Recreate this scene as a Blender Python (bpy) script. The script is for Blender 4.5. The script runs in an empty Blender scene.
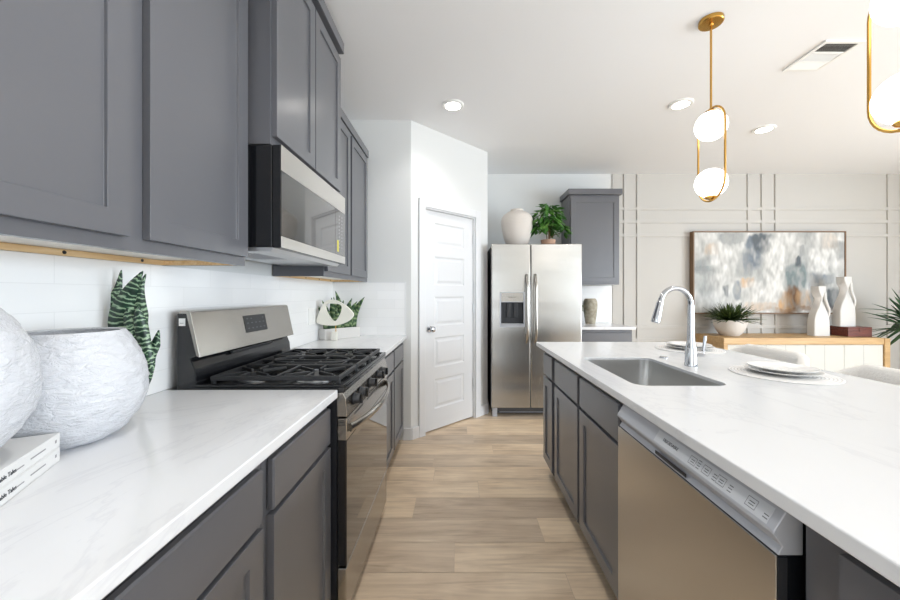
import bpy, bmesh, math, random
from mathutils import Vector, Matrix, noise

random.seed(7)
SC = bpy.context.scene
COL = SC.collection
PI = math.pi

# ------------------------------------------------------------------ camera, world, lights, exposure
FPX = 360.0
CAMH = 1.265
cam_data = bpy.data.cameras.new('camera')
cam_data.sensor_fit = 'HORIZONTAL'
cam_data.sensor_width = 36.0
cam_data.lens = 36.0 * FPX / 900.0
cam_data.shift_x = -8.5 / 900.0
cam_data.shift_y = -6.0 / 900.0
cam_data.clip_start = 0.02
cam = bpy.data.objects.new('camera', cam_data)
COL.objects.link(cam)
cam.location = (0, 0, CAMH)
cam.rotation_euler = (PI / 2, 0, 0)
SC.camera = cam

world = bpy.data.worlds.new('world')
SC.world = world
world.use_nodes = True
bgn = world.node_tree.nodes['Background']
bgn.inputs[0].default_value = (0.80, 0.90, 1.0, 1)
bgn.inputs[1].default_value = 0.9

def area(name, loc, rot, sx, sy, power, color=(1, 1, 1)):
    l = bpy.data.lights.new(name, 'AREA')
    l.shape = 'RECTANGLE'; l.size = sx; l.size_y = sy
    l.energy = power; l.color = color
    o = bpy.data.objects.new(name, l); COL.objects.link(o)
    o.location = loc; o.rotation_euler = rot
    return o

# daylight entering through the windows of the rear wall and of the right wall
REAR_Y, RIGHT_X = -3.6, 6.4
DAY = (0.80, 0.90, 1.0)
area('daylight_rear_window', (-0.10, REAR_Y + 0.03, 1.35), (PI / 2, 0, 0), 1.75, 2.2, 15, DAY)
area('daylight_rear_window', (4.95, REAR_Y + 0.03, 1.35), (PI / 2, 0, 0), 1.75, 2.2, 15, DAY)
area('daylight_right_window', (RIGHT_X - 0.03, -2.2, 1.35), (PI / 2, 0, PI / 2), 2.2, 2.2, 104, (0.82, 0.915, 1.0))
area('daylight_right_window', (RIGHT_X - 0.03, 0.6, 1.35), (PI / 2, 0, PI / 2), 2.2, 2.2, 104, (0.82, 0.915, 1.0))

SC.view_settings.view_transform = 'Standard'
SC.view_settings.look = 'None'
SC.view_settings.gamma = 1.0
SC.view_settings.use_curve_mapping = False
SC.view_settings.exposure = 0.97
SC.cycles.max_bounces = 10
SC.cycles.diffuse_bounces = 6
SC.cycles.glossy_bounces = 4
SC.cycles.sample_clamp_indirect = 6.0
SC.cycles.caustics_reflective = False
SC.cycles.caustics_refractive = False
SC.cycles.use_denoising = True

# ------------------------------------------------------------------ materials
def lin(c):
    return tuple(((v / 255) / 12.92 if v / 255 <= 0.04045 else ((v / 255 + 0.055) / 1.055) ** 2.4) for v in c)

def mat(name, rgb=None, rough=0.5, metal=0.0, spec=0.5, emit=None, emit_s=0.0, coat=0.0, linear=None):
    m = bpy.data.materials.new(name); m.use_nodes = True
    b = m.node_tree.nodes['Principled BSDF']
    c = linear if linear else lin(rgb)
    b.inputs['Base Color'].default_value = (*c, 1)
    b.inputs['Roughness'].default_value = rough
    b.inputs['Metallic'].default_value = metal
    b.inputs['Specular IOR Level'].default_value = spec
    b.inputs['Coat Weight'].default_value = coat
    if emit:
        b.inputs['Emission Color'].default_value = (*emit, 1)
        b.inputs['Emission Strength'].default_value = emit_s
    return m

def N(m, t, **kw):
    n = m.node_tree.nodes.new(t)
    for k, v in kw.items():
        setattr(n, k, v)
    return n
def L(m, a, b):
    m.node_tree.links.new(a, b)
def BS(m):
    return m.node_tree.nodes['Principled BSDF']
def coords(m, scale=(1, 1, 1), kind='Object', rot=(0, 0, 0)):
    tc = N(m, 'ShaderNodeTexCoord'); mp = N(m, 'ShaderNodeMapping')
    mp.inputs['Scale'].default_value = scale
    mp.inputs['Rotation'].default_value = rot
    L(m, tc.outputs[kind], mp.inputs['Vector'])
    return mp.outputs['Vector']
def noise_node(m, vec, scale, detail=3, rough=0.5, dist=0.0):
    n = N(m, 'ShaderNodeTexNoise')
    n.inputs['Scale'].default_value = scale; n.inputs['Detail'].default_value = detail
    n.inputs['Roughness'].default_value = rough; n.inputs['Distortion'].default_value = dist
    L(m, vec, n.inputs['Vector'])
    return n
def ramp(m, fac, stops):
    r = N(m, 'ShaderNodeValToRGB')
    el = r.color_ramp.elements
    while len(el) < len(stops):
        el.new(0.5)
    for e, (p, c) in zip(el, stops):
        e.position = p; e.color = (*c, 1)
    L(m, fac, r.inputs['Fac'])
    return r.outputs['Color']
def bump(m, height, strength, dist=0.01):
    b = N(m, 'ShaderNodeBump')
    b.inputs['Strength'].default_value = strength; b.inputs['Distance'].default_value = dist
    L(m, height, b.inputs['Height']); L(m, b.outputs['Normal'], BS(m).inputs['Normal'])
    return b

M = {}
M['wall_white'] = mat('wall_white', (221, 222, 221), 0.75)
M['wall_beige'] = mat('wall_beige', (195, 192, 187), 0.7)
M['ceiling'] = mat('ceiling_paint', (240, 241, 243), 0.9)
for k in ('wall_white', 'wall_beige', 'ceiling'):
    m = M[k]; n = noise_node(m, coords(m), 220, 2); bump(m, n.outputs['Fac'], 0.05, 0.002)
M['trim_white'] = mat('trim_white', (221, 222, 224), 0.35)

# grey cabinet paint
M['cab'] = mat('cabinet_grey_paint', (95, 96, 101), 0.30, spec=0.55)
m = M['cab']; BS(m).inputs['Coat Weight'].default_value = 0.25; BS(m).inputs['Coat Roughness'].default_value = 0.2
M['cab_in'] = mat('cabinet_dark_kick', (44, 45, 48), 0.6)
M['raw_wood'] = mat('raw_maple_wood', (226, 190, 140), 0.6)
m = M['raw_wood']; n = noise_node(m, coords(m, (30, 2, 30)), 3, 4)
L(m, ramp(m, n.outputs['Fac'], [(0.3, lin((214, 175, 124))), (0.7, lin((236, 206, 160)))]), BS(m).inputs['Base Color'])
M['melamine'] = mat('pale_melamine', (240, 234, 224), 0.5)

# quartz
M['quartz'] = mat('white_quartz', (240, 240, 241), 0.16, spec=0.5)
m = M['quartz']
v = coords(m, (1.0, 0.45, 1.0), rot=(0, 0, 0.35))
n = noise_node(m, v, 2.2, 6, 0.6, 1.6)
mt = N(m, 'ShaderNodeMath', operation='SUBTRACT'); L(m, n.outputs['Fac'], mt.inputs[0]); mt.inputs[1].default_value = 0.5
ab = N(m, 'ShaderNodeMath', operation='ABSOLUTE'); L(m, mt.outputs[0], ab.inputs[0])
L(m, ramp(m, ab.outputs[0], [(0.0, lin((222, 223, 226))), (0.02, lin((229, 230, 232))), (0.3, lin((231, 232, 234)))]), BS(m).inputs['Base Color'])

# glossy white tile, laid in running bond
def tile_mat(name, rot):
    m = mat(name, (236, 236, 235), 0.12)
    tc = N(m, 'ShaderNodeTexCoord'); sp = N(m, 'ShaderNodeSeparateXYZ'); cb = N(m, 'ShaderNodeCombineXYZ')
    L(m, tc.outputs['Object'], sp.inputs[0])
    L(m, sp.outputs['Y' if rot else 'X'], cb.inputs['X']); L(m, sp.outputs['Z'], cb.inputs['Y'])
    br = N(m, 'ShaderNodeTexBrick'); br.offset = 0.5; br.squash = 1.0
    br.inputs['Scale'].default_value = 1.0
    br.inputs['Mortar Size'].default_value = 0.0012
    br.inputs['Mortar Smooth'].default_value = 0.3
    br.inputs['Brick Width'].default_value = 0.304
    br.inputs['Row Height'].default_value = 0.0765
    br.inputs['Color1'].default_value = (*lin((248, 248, 248)), 1)
    br.inputs['Color2'].default_value = (*lin((244, 244, 244)), 1)
    br.inputs['Mortar'].default_value = (*lin((236, 236, 236)), 1)
    mp = N(m, 'ShaderNodeVectorMath', operation='ADD'); mp.inputs[1].default_value = (-0.056 + 0.304 * 10, -0.910 + 0.0765 * 20, 0)
    L(m, cb.outputs[0], mp.inputs[0]); L(m, mp.outputs[0], br.inputs['Vector'])
    L(m, br.outputs['Color'], BS(m).inputs['Base Color'])
    n = noise_node(m, cb.outputs[0], 14, 2)
    ad = N(m, 'ShaderNodeMath', operation='MULTIPLY_ADD'); L(m, br.outputs['Fac'], ad.inputs[0]); ad.inputs[1].default_value = -1.0
    sc_ = N(m, 'ShaderNodeMath', operation='MULTIPLY'); L(m, n.outputs['Fac'], sc_.inputs[0]); sc_.inputs[1].default_value = 0.8
    L(m, sc_.outputs[0], ad.inputs[2])
    bump(m, ad.outputs[0], 0.08, 0.004)
    return m
M['tile_y'] = tile_mat('white_subway_tile', True)
M['tile_x'] = tile_mat('white_subway_tile_return', False)

# brushed stainless steel
def steel(name, rgb, rough, brush=(4, 4, 250), wob=0.0, bs=0.002):
    m = mat(name, rgb, rough, 1.0)
    n = noise_node(m, coords(m, brush), 1.0, 3)
    mr = N(m, 'ShaderNodeMapRange'); L(m, n.outputs['Fac'], mr.inputs['Value'])
    mr.inputs['To Min'].default_value = rough * 0.98; mr.inputs['To Max'].default_value = rough * 1.03
    L(m, mr.outputs[0], BS(m).inputs['Roughness'])
    b1 = bump(m, n.outputs['Fac'], bs, 0.001)
    if wob:
        n2 = noise_node(m, coords(m, (0.7, 0.7, 3.0)), 1.3, 1)
        b2 = N(m, 'ShaderNodeBump'); b2.inputs['Strength'].default_value = wob; b2.inputs['Distance'].default_value = 0.02
        L(m, n2.outputs['Fac'], b2.inputs['Height']); L(m, b2.outputs['Normal'], b1.inputs['Normal'])
    return m
M['steel'] = steel('brushed_stainless', (170, 166, 160), 0.24)
M['steel_mw'] = steel('brushed_stainless_bright_reflection', (222, 219, 214), 0.3)  # lighter steel: the microwave's brighter reflections are put into the colour
M['steel_fridge'] = steel('brushed_stainless_door', (188, 186, 182), 0.27, (250, 250, 4), 0.6)
M['steel_dw'] = mat('brushed_stainless_dishwasher', (202, 199, 194), 0.27, 1.0)
M['steel_sink'] = steel('satin_sink_steel', (190, 189, 187), 0.30, (120, 4, 4))
M['chrome'] = mat('polished_chrome', (186, 188, 192), 0.09, 1.0)
M['brass'] = mat('satin_brass', (205, 160, 84), 0.24, 1.0)
M['black'] = mat('black_enamel', (22, 23, 26), 0.16, spec=0.6)
M['black_side'] = mat('black_painted_side', (30, 32, 37), 0.35)
M['iron'] = mat('cast_iron', (42, 43, 45), 0.42)
m = M['iron']; n = noise_node(m, coords(m), 300, 2); bump(m, n.outputs['Fac'], 0.15, 0.001)
M['glass_black'] = mat('black_oven_glass', (14, 13, 12), 0.04, spec=0.9, coat=0.6)
M['glass_mw'] = mat('smoked_microwave_glass', (70, 68, 65), 0.05, spec=0.9, coat=0.5)
M['plastic_grey'] = mat('silver_plastic', (184, 186, 192), 0.35, 0.1)
M['plastic_dark'] = mat('dark_plastic', (40, 41, 44), 0.4)
M['plastic_white'] = mat('white_plastic', (240, 240, 238), 0.35)
M['aluminium'] = mat('aluminium_edge', (205, 206, 208), 0.3, 0.9)
M['ink'] = mat('dark_ink', (62, 64, 68), 0.6)
M['ink_mid'] = mat('mid_grey_ink', (104, 106, 110), 0.6)
M['ink_soft'] = mat('grey_ink', (150, 150, 152), 0.7)
M['yellow'] = mat('yellow_sticker', (226, 214, 70), 0.6)
M['fridge_side'] = mat('fridge_grey_side', (70, 70, 72), 0.5)
M['lamp_glass'] = mat('opal_lamp_glass', (255, 252, 245), 0.3, emit=(1.0, 0.985, 0.96), emit_s=2.2)
M['led'] = mat('led_lens', (255, 255, 250), 0.4, emit=(1.0, 0.96, 0.9), emit_s=9.0)
M['leaf'] = mat('green_leaf', (66, 116, 44), 0.42)
m = M['leaf']; n = noise_node(m, coords(m), 9, 2)
L(m, ramp(m, n.outputs['Fac'], [(0.3, lin((44, 96, 34))), (0.55, lin((78, 132, 50))), (0.8, lin((132, 170, 84)))]), BS(m).inputs['Base Color'])
M['leaf_dark'] = mat('dark_spiky_leaf', (52, 76, 34), 0.45)
m = M['leaf_dark']; n = noise_node(m, coords(m), 12, 2)
L(m, ramp(m, n.outputs['Fac'], [(0.3, lin((28, 46, 22))), (0.75, lin((84, 104, 44)))]), BS(m).inputs['Base Color'])
M['leaf_palm'] = mat('palm_leaf', (50, 92, 54), 0.45)
M['stem'] = mat('brown_stem', (112, 86, 58), 0.7)
M['soil'] = mat('dark_soil', (58, 46, 36), 0.9)

def snake_mat():
    m = mat('snake_plant_leaf', (60, 100, 66), 0.4)
    tc = N(m, 'ShaderNodeTexCoord')
    w = N(m, 'ShaderNodeTexWave'); w.bands_direction = 'Y'
    w.inputs['Scale'].default_value = 3.0; w.inputs['Distortion'].default_value = 7.0
    w.inputs['Detail'].default_value = 4.0; w.inputs['Detail Scale'].default_value = 2.6
    L(m, tc.outputs['UV'], w.inputs['Vector'])
    L(m, ramp(m, w.outputs['Fac'], [(0.0, lin((20, 44, 34))), (0.62, lin((34, 70, 50))), (0.86, lin((126, 156, 124))), (1.0, lin((164, 186, 156)))]), BS(m).inputs['Base Color'])
    return m
M['snake'] = snake_mat()
M['snake_far'] = mat('snake_leaf_plain', (92, 122, 84), 0.45)
m = M['snake_far']; tc = N(m, 'ShaderNodeTexCoord'); w = N(m, 'ShaderNodeTexWave'); w.bands_direction = 'Y'
w.inputs['Scale'].default_value = 2.4; w.inputs['Distortion'].default_value = 6; L(m, tc.outputs['UV'], w.inputs['Vector'])
L(m, ramp(m, w.outputs['Fac'], [(0.0, lin((44, 76, 48))), (0.7, lin((84, 112, 72))), (1.0, lin((136, 156, 110)))]), BS(m).inputs['Base Color'])

M['pot_white'] = mat('crackled_white_ceramic', (213, 215, 220), 0.26)
m = M['pot_white']; n = noise_node(m, coords(m, (1, 1, 2.2)), 42, 4, 0.6, 1.2); bump(m, n.outputs['Fac'], 0.75, 0.008)
M['ceramic'] = mat('matte_white_ceramic', (210, 208, 205), 0.5)
M['bowl'] = mat('pale_stoneware', (220, 215, 210), 0.6)
m = M['bowl']; n = noise_node(m, coords(m), 60, 3); bump(m, n.outputs['Fac'], 0.2, 0.004)
M['vase_ribbed'] = mat('ribbed_offwhite_vase', (221, 213, 205), 0.75)
M['vase_tan'] = mat('weathered_tan_vase', (166, 156, 138), 0.7)
m = M['vase_tan']; n = noise_node(m, coords(m), 26, 4)
L(m, ramp(m, n.outputs['Fac'], [(0.3, lin((140, 132, 114))), (0.7, lin((186, 178, 160)))]), BS(m).inputs['Base Color'])
M['terracotta'] = mat('pale_terracotta', (205, 166, 142), 0.75)
M['marble_dec'] = mat('cream_resin', (234, 231, 220), 0.5)
M['paper'] = mat('book_cover_paper', (222, 222, 221), 0.6)
M['pages'] = mat('book_pages', (238, 233, 222), 0.8)
M['plate'] = mat('white_porcelain', (240, 239, 237), 0.2)
M['plate_rim'] = mat('grey_glazed_rim', (214, 213, 210), 0.3)
M['placemat'] = mat('pale_woven_placemat', (228, 226, 222), 0.8)
m = M['placemat']; tc = N(m, 'ShaderNodeTexCoord'); w = N(m, 'ShaderNodeTexWave'); w.wave_type = 'RINGS'; w.rings_direction = 'Z'
w.inputs['Scale'].default_value = 26; L(m, tc.outputs['Object'], w.inputs['Vector'])
L(m, ramp(m, w.outputs['Fac'], [(0.0, lin((205, 203, 200))), (0.5, lin((240, 239, 238)))]), BS(m).inputs['Base Color']); bump(m, w.outputs['Fac'], 0.5, 0.002)
M['boucle'] = mat('white_boucle_fabric', (240, 237, 232), 0.95)
m = M['boucle']; n = noise_node(m, coords(m), 160, 3); bump(m, n.outputs['Fac'], 0.5, 0.006)
M['oak'] = mat('honey_oak', (214, 168, 104), 0.45)
m = M['oak']; n = noise_node(m, coords(m, (1.5, 30, 30)), 2, 4, 0.6, 0.5)
L(m, ramp(m, n.outputs['Fac'], [(0.3, lin((178, 142, 94))), (0.7, lin((206, 172, 124)))]), BS(m).inputs['Base Color'])
M['rosewood'] = mat('dark_red_wood', (98, 48, 38), 0.35)
m = M['rosewood']; n = noise_node(m, coords(m, (3, 30, 30)), 3, 4)
L(m, ramp(m, n.outputs['Fac'], [(0.3, lin((78, 36, 30))), (0.7, lin((122, 64, 50)))]), BS(m).inputs['Base Color'])
M['linen'] = mat('pale_woven_cabinet_front', (208, 207, 201), 0.85)
m = M['linen']; n = noise_node(m, coords(m, (160, 160, 20)), 1, 2); bump(m, n.outputs['Fac'], 0.3, 0.003)
M['frame_wood'] = mat('walnut_picture_frame', (120, 92, 66), 0.5)
M['pane'] = mat('window_pane', (255, 255, 255), 0.0)
BS(M['pane']).inputs['Transmission Weight'].default_value = 1.0

def floor_mat():
    m = mat('vinyl_oak_planks', (200, 172, 140), 0.38)
    at = N(m, 'ShaderNodeAttribute'); at.attribute_name = 'plank'
    sp = N(m, 'ShaderNodeSeparateColor'); L(m, at.outputs['Color'], sp.inputs[0])
    tc = N(m, 'ShaderNodeTexCoord')
    off = N(m, 'ShaderNodeCombineXYZ')
    for i, (ch, k) in enumerate((('Green', 40.0), ('Blue', 40.0))):
        mu = N(m, 'ShaderNodeMath', operation='MULTIPLY'); mu.inputs[1].default_value = k
        L(m, sp.outputs[ch], mu.inputs[0]); L(m, mu.outputs[0], off.inputs[i])
    ad = N(m, 'ShaderNodeVectorMath', operation='ADD'); L(m, tc.outputs['Object'], ad.inputs[0]); L(m, off.outputs[0], ad.inputs[1])
    mp = N(m, 'ShaderNodeMapping'); mp.inputs['Scale'].default_value = (1.3, 17, 1); L(m, ad.outputs[0], mp.inputs[0])
    n1 = noise_node(m, mp.outputs[0], 1.6, 6, 0.62, 1.2)
    mp2 = N(m, 'ShaderNodeMapping'); mp2.inputs['Scale'].default_value = (2.2, 4.5, 1); L(m, ad.outputs[0], mp2.inputs[0])
    n2 = noise_node(m, mp2.outputs[0], 1.1, 3, 0.5, 0.6)
    c1 = ramp(m, n1.outputs['Fac'], [(0.25, lin((146, 122, 100))), (0.46, lin((204, 184, 160))), (0.72, lin((234, 216, 192)))])
    c2 = ramp(m, n2.outputs['Fac'], [(0.3, lin((178, 156, 133))), (0.7, lin((236, 218, 194)))])
    mx = N(m, 'ShaderNodeMix', data_type='RGBA'); mx.inputs['Factor'].default_value = 0.45
    L(m, c1, mx.inputs['A']); L(m, c2, mx.inputs['B'])
    tint = ramp(m, sp.outputs['Red'], [(0.0, (0.92, 0.89, 0.87)), (0.5, (1.12, 1.09, 1.04)), (1.0, (1.28, 1.23, 1.14))])
    mm = N(m, 'ShaderNodeMix', data_type='RGBA', blend_type='MULTIPLY'); mm.inputs['Factor'].default_value = 1.0
    L(m, mx.outputs['Result'], mm.inputs['A']); L(m, tint, mm.inputs['B'])
    L(m, mm.outputs['Result'], BS(m).inputs['Base Color'])
    bump(m, n1.outputs['Fac'], 0.08, 0.003)
    return m
M['floor'] = floor_mat()

def paint_mat():
    m = mat('abstract_canvas', (220, 220, 215), 0.7)
    at = N(m, 'ShaderNodeAttribute'); at.attribute_name = 'paint'
    L(m, at.outputs['Color'], BS(m).inputs['Base Color'])
    n = noise_node(m, coords(m, (1, 1, 0.4)), 90, 3); bump(m, n.outputs['Fac'], 0.2, 0.003)
    return m
M['canvas'] = paint_mat()

# ------------------------------------------------------------------ mesh helpers
class MB:
    def __init__(self):
        self.bm = bmesh.new()
        self.uv = self.bm.loops.layers.uv.new('UVMap')
    def v(self, p):
        return self.bm.verts.new(p)
    def f(self, vs, mi=0):
        try:
            fc = self.bm.faces.new(vs)
            fc.material_index = mi
            return fc
        except ValueError:
            return None
    def box(self, x0, x1, y0, y1, z0, z1, mi=0):
        P = [self.v((x, y, z)) for z in (z0, z1) for y in (y0, y1) for x in (x0, x1)]
        for q in ((0, 2, 3, 1), (4, 5, 7, 6), (0, 1, 5, 4), (2, 6, 7, 3), (0, 4, 6, 2), (1, 3, 7, 5)):
            self.f([P[i] for i in q], mi)
        return self
    def prism(self, poly, d0, d1, axis='Y', mi=0):
        """poly of 2-D points: axis Y -> (x,z); axis X -> (y,z); axis Z -> (x,y)"""
        def pt(a, b, d):
            return {'Y': (a, d, b), 'X': (d, a, b), 'Z': (a, b, d)}[axis]
        A = [self.v(pt(a, b, d0)) for a, b in poly]; B = [self.v(pt(a, b, d1)) for a, b in poly]
        n = len(poly)
        self.f(A, mi); self.f(B[::-1], mi)
        for i in range(n):
            self.f([A[i], A[(i + 1) % n], B[(i + 1) % n], B[i]], mi)
        return self
    def ring(self, loops, close=True, cap0=True, cap1=True, mi=0):
        R = [[self.v(p) for p in lp] for lp in loops]
        n = len(R[0])
        for a, b in zip(R[:-1], R[1:]):
            for i in range(n if close else n - 1):
                self.f([a[i], a[(i + 1) % n], b[(i + 1) % n], b[i]], mi)
        if cap0: self.f(R[0][::-1], mi)
        if cap1: self.f(R[-1], mi)
        return self
    def lathe(self, prof, c=(0, 0, 0), seg=32, cap0=True, cap1=True, mi=0, axis='Z'):
        loops = []
        for r, z in prof:
            lp = []
            for k in range(seg):
                a = 2 * PI * k / seg
                x, y = r * math.cos(a), r * math.sin(a)
                if axis == 'Z': lp.append((c[0] + x, c[1] + y, c[2] + z))
                elif axis == 'X': lp.append((c[0] + z, c[1] + x, c[2] + y))
                else: lp.append((c[0] + x, c[1] + z, c[2] + y))
            loops.append(lp)
        return self.ring(loops, True, cap0, cap1, mi)
    def tube(self, pts, r, seg=10, closed=False, mi=0):
        P = [Vector(p) for p in pts]; n = len(P)
        rs = r if isinstance(r, (list, tuple)) else [r] * n
        T = []
        for i in range(n):
            a = P[(i - 1) % n] if (closed or i > 0) else P[i]
            b = P[(i + 1) % n] if (closed or i < n - 1) else P[i]
            T.append((b - a).normalized())
        up = Vector((0, 0, 1)) if abs(T[0].z) < 0.9 else Vector((1, 0, 0))
        nrm = (up - T[0] * up.dot(T[0])).normalized()
        loops = []
        for i in range(n):
            nrm = (nrm - T[i] * nrm.dot(T[i])).normalized()
            bn = T[i].cross(nrm)
            loops.append([P[i] + (nrm * math.cos(2 * PI * k / seg) + bn * math.sin(2 * PI * k / seg)) * rs[i] for k in range(seg)])
        if closed:
            loops.append(loops[0])
            return self.ring(loops, True, False, False, mi)
        return self.ring(loops, True, True, True, mi)
    def sphere(self, c, r, seg=32, rings=16, sz=1.0, mi=0):
        prof = [(max(1e-4, r * math.sin(PI * i / rings)), -r * sz * math.cos(PI * i / rings)) for i in range(rings + 1)]
        return self.lathe(prof, c, seg, True, True, mi)
    def blade(self, pts, widths, side, fold=0.2, vscale=1.0):
        P = [Vector(p) for p in pts]; S = Vector(side).normalized(); rows = []
        tot = 0; vs = []
        for i, p in enumerate(P):
            t = (P[min(i + 1, len(P) - 1)] - P[max(i - 1, 0)]).normalized()
            s = (S - t * S.dot(t)).normalized(); nn = t.cross(s)
            w = widths[i]
            rows.append([self.v(p - s * w + nn * (fold * w)), self.v(p), self.v(p + s * w + nn * (fold * w))])
            if i: tot += (P[i] - P[i - 1]).length
            vs.append(tot)
        seedv = random.random() * 10
        for i in range(len(P) - 1):
            for k in range(2):
                fc = self.f([rows[i][k], rows[i][k + 1], rows[i + 1][k + 1], rows[i + 1][k]])
                if fc:
                    uvs = [(0.15 * k, vs[i]), (0.15 * (k + 1), vs[i]), (0.15 * (k + 1), vs[i + 1]), (0.15 * k, vs[i + 1])]
                    for lp, (a, b) in zip(fc.loops, uvs):
                        lp[self.uv].uv = (a * 0.6 + seedv, b * vscale + seedv)
        return self
    def panel(self, fmap, us, vs, cells, t, depth=0.009, bev=0.004, raise_=None):
        """slab of thickness t seen from the front, with sunk panels in CELLS of the us x vs grid; fmap(u, v, w) -> point"""
        nu, nv = len(us), len(vs)
        G = [[self.v(fmap(u, v, t)) for v in vs] for u in us]
        for i in range(nu - 1):
            for j in range(nv - 1):
                q = [G[i][j], G[i + 1][j], G[i + 1][j + 1], G[i][j + 1]]
                if (i, j) not in cells:
                    self.f(q); continue
                def rect(b, w):
                    return [self.v(fmap(us[i] + b, vs[j] + b, w)), self.v(fmap(us[i + 1] - b, vs[j] + b, w)),
                            self.v(fmap(us[i + 1] - b, vs[j + 1] - b, w)), self.v(fmap(us[i] + b, vs[j + 1] - b, w))]
                seq = [q, rect(bev, t - depth)]
                if raise_:
                    seq.append(rect(bev + raise_[0], t - depth))
                    seq.append(rect(bev + raise_[0] + raise_[1], t - depth + raise_[2]))
                for a, b in zip(seq[:-1], seq[1:]):
                    for k in range(4):
                        self.f([a[k], a[(k + 1) % 4], b[(k + 1) % 4], b[k]])
                self.f(seq[-1])
        B = [self.v(fmap(u, v, 0)) for u, v in ((us[0], vs[0]), (us[-1], vs[0]), (us[-1], vs[-1]), (us[0], vs[-1]))]
        self.f(B[::-1])
        low = [G[i][0] for i in range(nu)]; top = [G[i][-1] for i in range(nu)]
        lef = G[0]; rig = G[-1]
        self.f([B[0], B[1]] + low[::-1]); self.f([B[2], B[3]] + top)
        self.f([B[3], B[0]] + lef); self.f([B[1], B[2]] + rig[::-1])
        return self
    def build(self, name, mats, parent=None, bevel=0.0, smooth=35, solid=0.0, sub=0, seg=2, doubles=False):
        bm = self.bm
        if doubles: bmesh.ops.remove_doubles(bm, verts=bm.verts, dist=1e-5)
        bmesh.ops.recalc_face_normals(bm, faces=bm.faces)
        me = bpy.data.meshes.new(name); 
        if parent is not None:
            bm.transform(Matrix.Translation(-parent_origin(parent)))
        bm.to_mesh(me); bm.free()
        for m in (mats if isinstance(mats, (list, tuple)) else [mats]):
            me.materials.append(m)
        if smooth:
            me.shade_smooth(); me.set_sharp_from_angle(angle=math.radians(smooth))
        o = bpy.data.objects.new(name, me); COL.objects.link(o)
        if parent is not None: o.parent = parent
        if solid:
            md = o.modifiers.new('thickness', 'SOLIDIFY'); md.thickness = solid; md.offset = 0
        if bevel:
            md = o.modifiers.new('bevel', 'BEVEL'); md.width = bevel; md.segments = seg; md.limit_method = 'ANGLE'; md.angle_limit = math.radians(40)
            md.harden_normals = False
        if sub:
            md = o.modifiers.new('sub', 'SUBSURF'); md.levels = sub; md.render_levels = sub
        return o

def parent_origin(p):
    o = Vector((0, 0, 0))
    while p is not None:
        o += p.location; p = p.parent
    return o

def thing(name, label, cat, loc, group=None):
    """Empty at the base of a thing; its parts are given in world coordinates"""
    o = bpy.data.objects.new(name, None); COL.objects.link(o)
    o.location = loc; o.empty_display_size = 0.1
    o['label'] = label; o['category'] = cat
    if group: o['group'] = group
    return o
def tag(o, label, cat, group=None):
    o['label'] = label; o['category'] = cat
    if group: o['group'] = group
    return o
def struct(o):
    o['kind'] = 'structure'; return o

def rot_about(p, c, a):
    x, y = p[0] - c[0], p[1] - c[1]
    return (c[0] + x * math.cos(a) - y * math.sin(a), c[1] + x * math.sin(a) + y * math.cos(a), p[2])

def text_part(name, body, size, loc, u, v, m, parent, align='LEFT', extrude=0.0003):
    cu = bpy.data.curves.new(name, 'FONT'); cu.body = body; cu.size = size; cu.align_x = align; cu.extrude = extrude; cu.resolution_u = 2
    t = bpy.data.objects.new('tmp', cu); COL.objects.link(t)
    bpy.context.view_layer.update()
    me = bpy.data.meshes.new_from_object(t.evaluated_get(bpy.context.evaluated_depsgraph_get()))
    bpy.data.objects.remove(t)
    u = Vector(u).normalized(); v = Vector(v).normalized(); w = u.cross(v)
    X = Matrix(((u.x, v.x, w.x, loc[0]), (u.y, v.y, w.y, loc[1]), (u.z, v.z, w.z, loc[2]), (0, 0, 0, 1)))
    me.transform(Matrix.Translation(-parent_origin(parent)) @ X)
    me.materials.clear(); me.materials.append(m)
    o = bpy.data.objects.new(name, me); COL.objects.link(o); o.parent = parent
    return o

# ------------------------------------------------------------------ the room
CEIL = 2.77
WX = -1.095            # left wall
RY = 3.12              # short return wall past the far cabinets
BY = 4.52              # back wall
PA, PB = (-0.412, RY), (0.308, 3.82)     # the angled pantry wall

def wall_box(name, x0, x1, y0, y1, z0, z1, m):
    return struct(MB().box(x0, x1, y0, y1, z0, z1).build(name, m, smooth=0))

# floor: individual planks, laid across the room, in one mesh
mb = MB()
cl = mb.bm.loops.layers.float_color.new('plank')
mb.box(WX - 0.1, RIGHT_X + 0.1, REAR_Y - 0.1, BY + 0.1, -0.06, -0.002)
for fc in mb.bm.faces:
    for lp in fc.loops: lp[cl] = (0.0, 0, 0, 1)
known = {3.053: [0.13, -0.2], 2.853: [0.28], 2.653: [-0.19], 2.453: [-0.17], 2.253: [0.13], 2.053: [-0.26], 1.853: [0.44], 1.653: [-0.02]}
PW, PL = 0.2, 1.22
y0 = 1.635 - PW * 27
rr = random.Random(11)
row = 0
while y0 < BY:
    x = WX - 0.1 - rr.random() * PL
    for ky, js in known.items():
        if abs(ky - (y0 + 0.018)) < 0.03:
            x = js[0] - PL * 3
            while x + PL < WX: x += PL
    while x < RIGHT_X:
        a, b = max(x, WX - 0.05) + 0.001, min(x + PL, RIGHT_X + 0.05) - 0.001
        if b - a > 0.01:
            q = mb.f([mb.v((a, y0 + 0.001, 0)), mb.v((b, y0 + 0.001, 0)), mb.v((b, min(y0 + PW, BY + 0.05) - 0.001, 0)), mb.v((a, min(y0 + PW, BY + 0.05) - 0.001, 0))])
            c = (rr.random(), rr.random(), rr.random(), 1)
            for lp in q.loops: lp[cl] = c
        x += PL
    y0 += PW; row += 1
struct(mb.build('floor', M['floor'], smooth=0))

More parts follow.
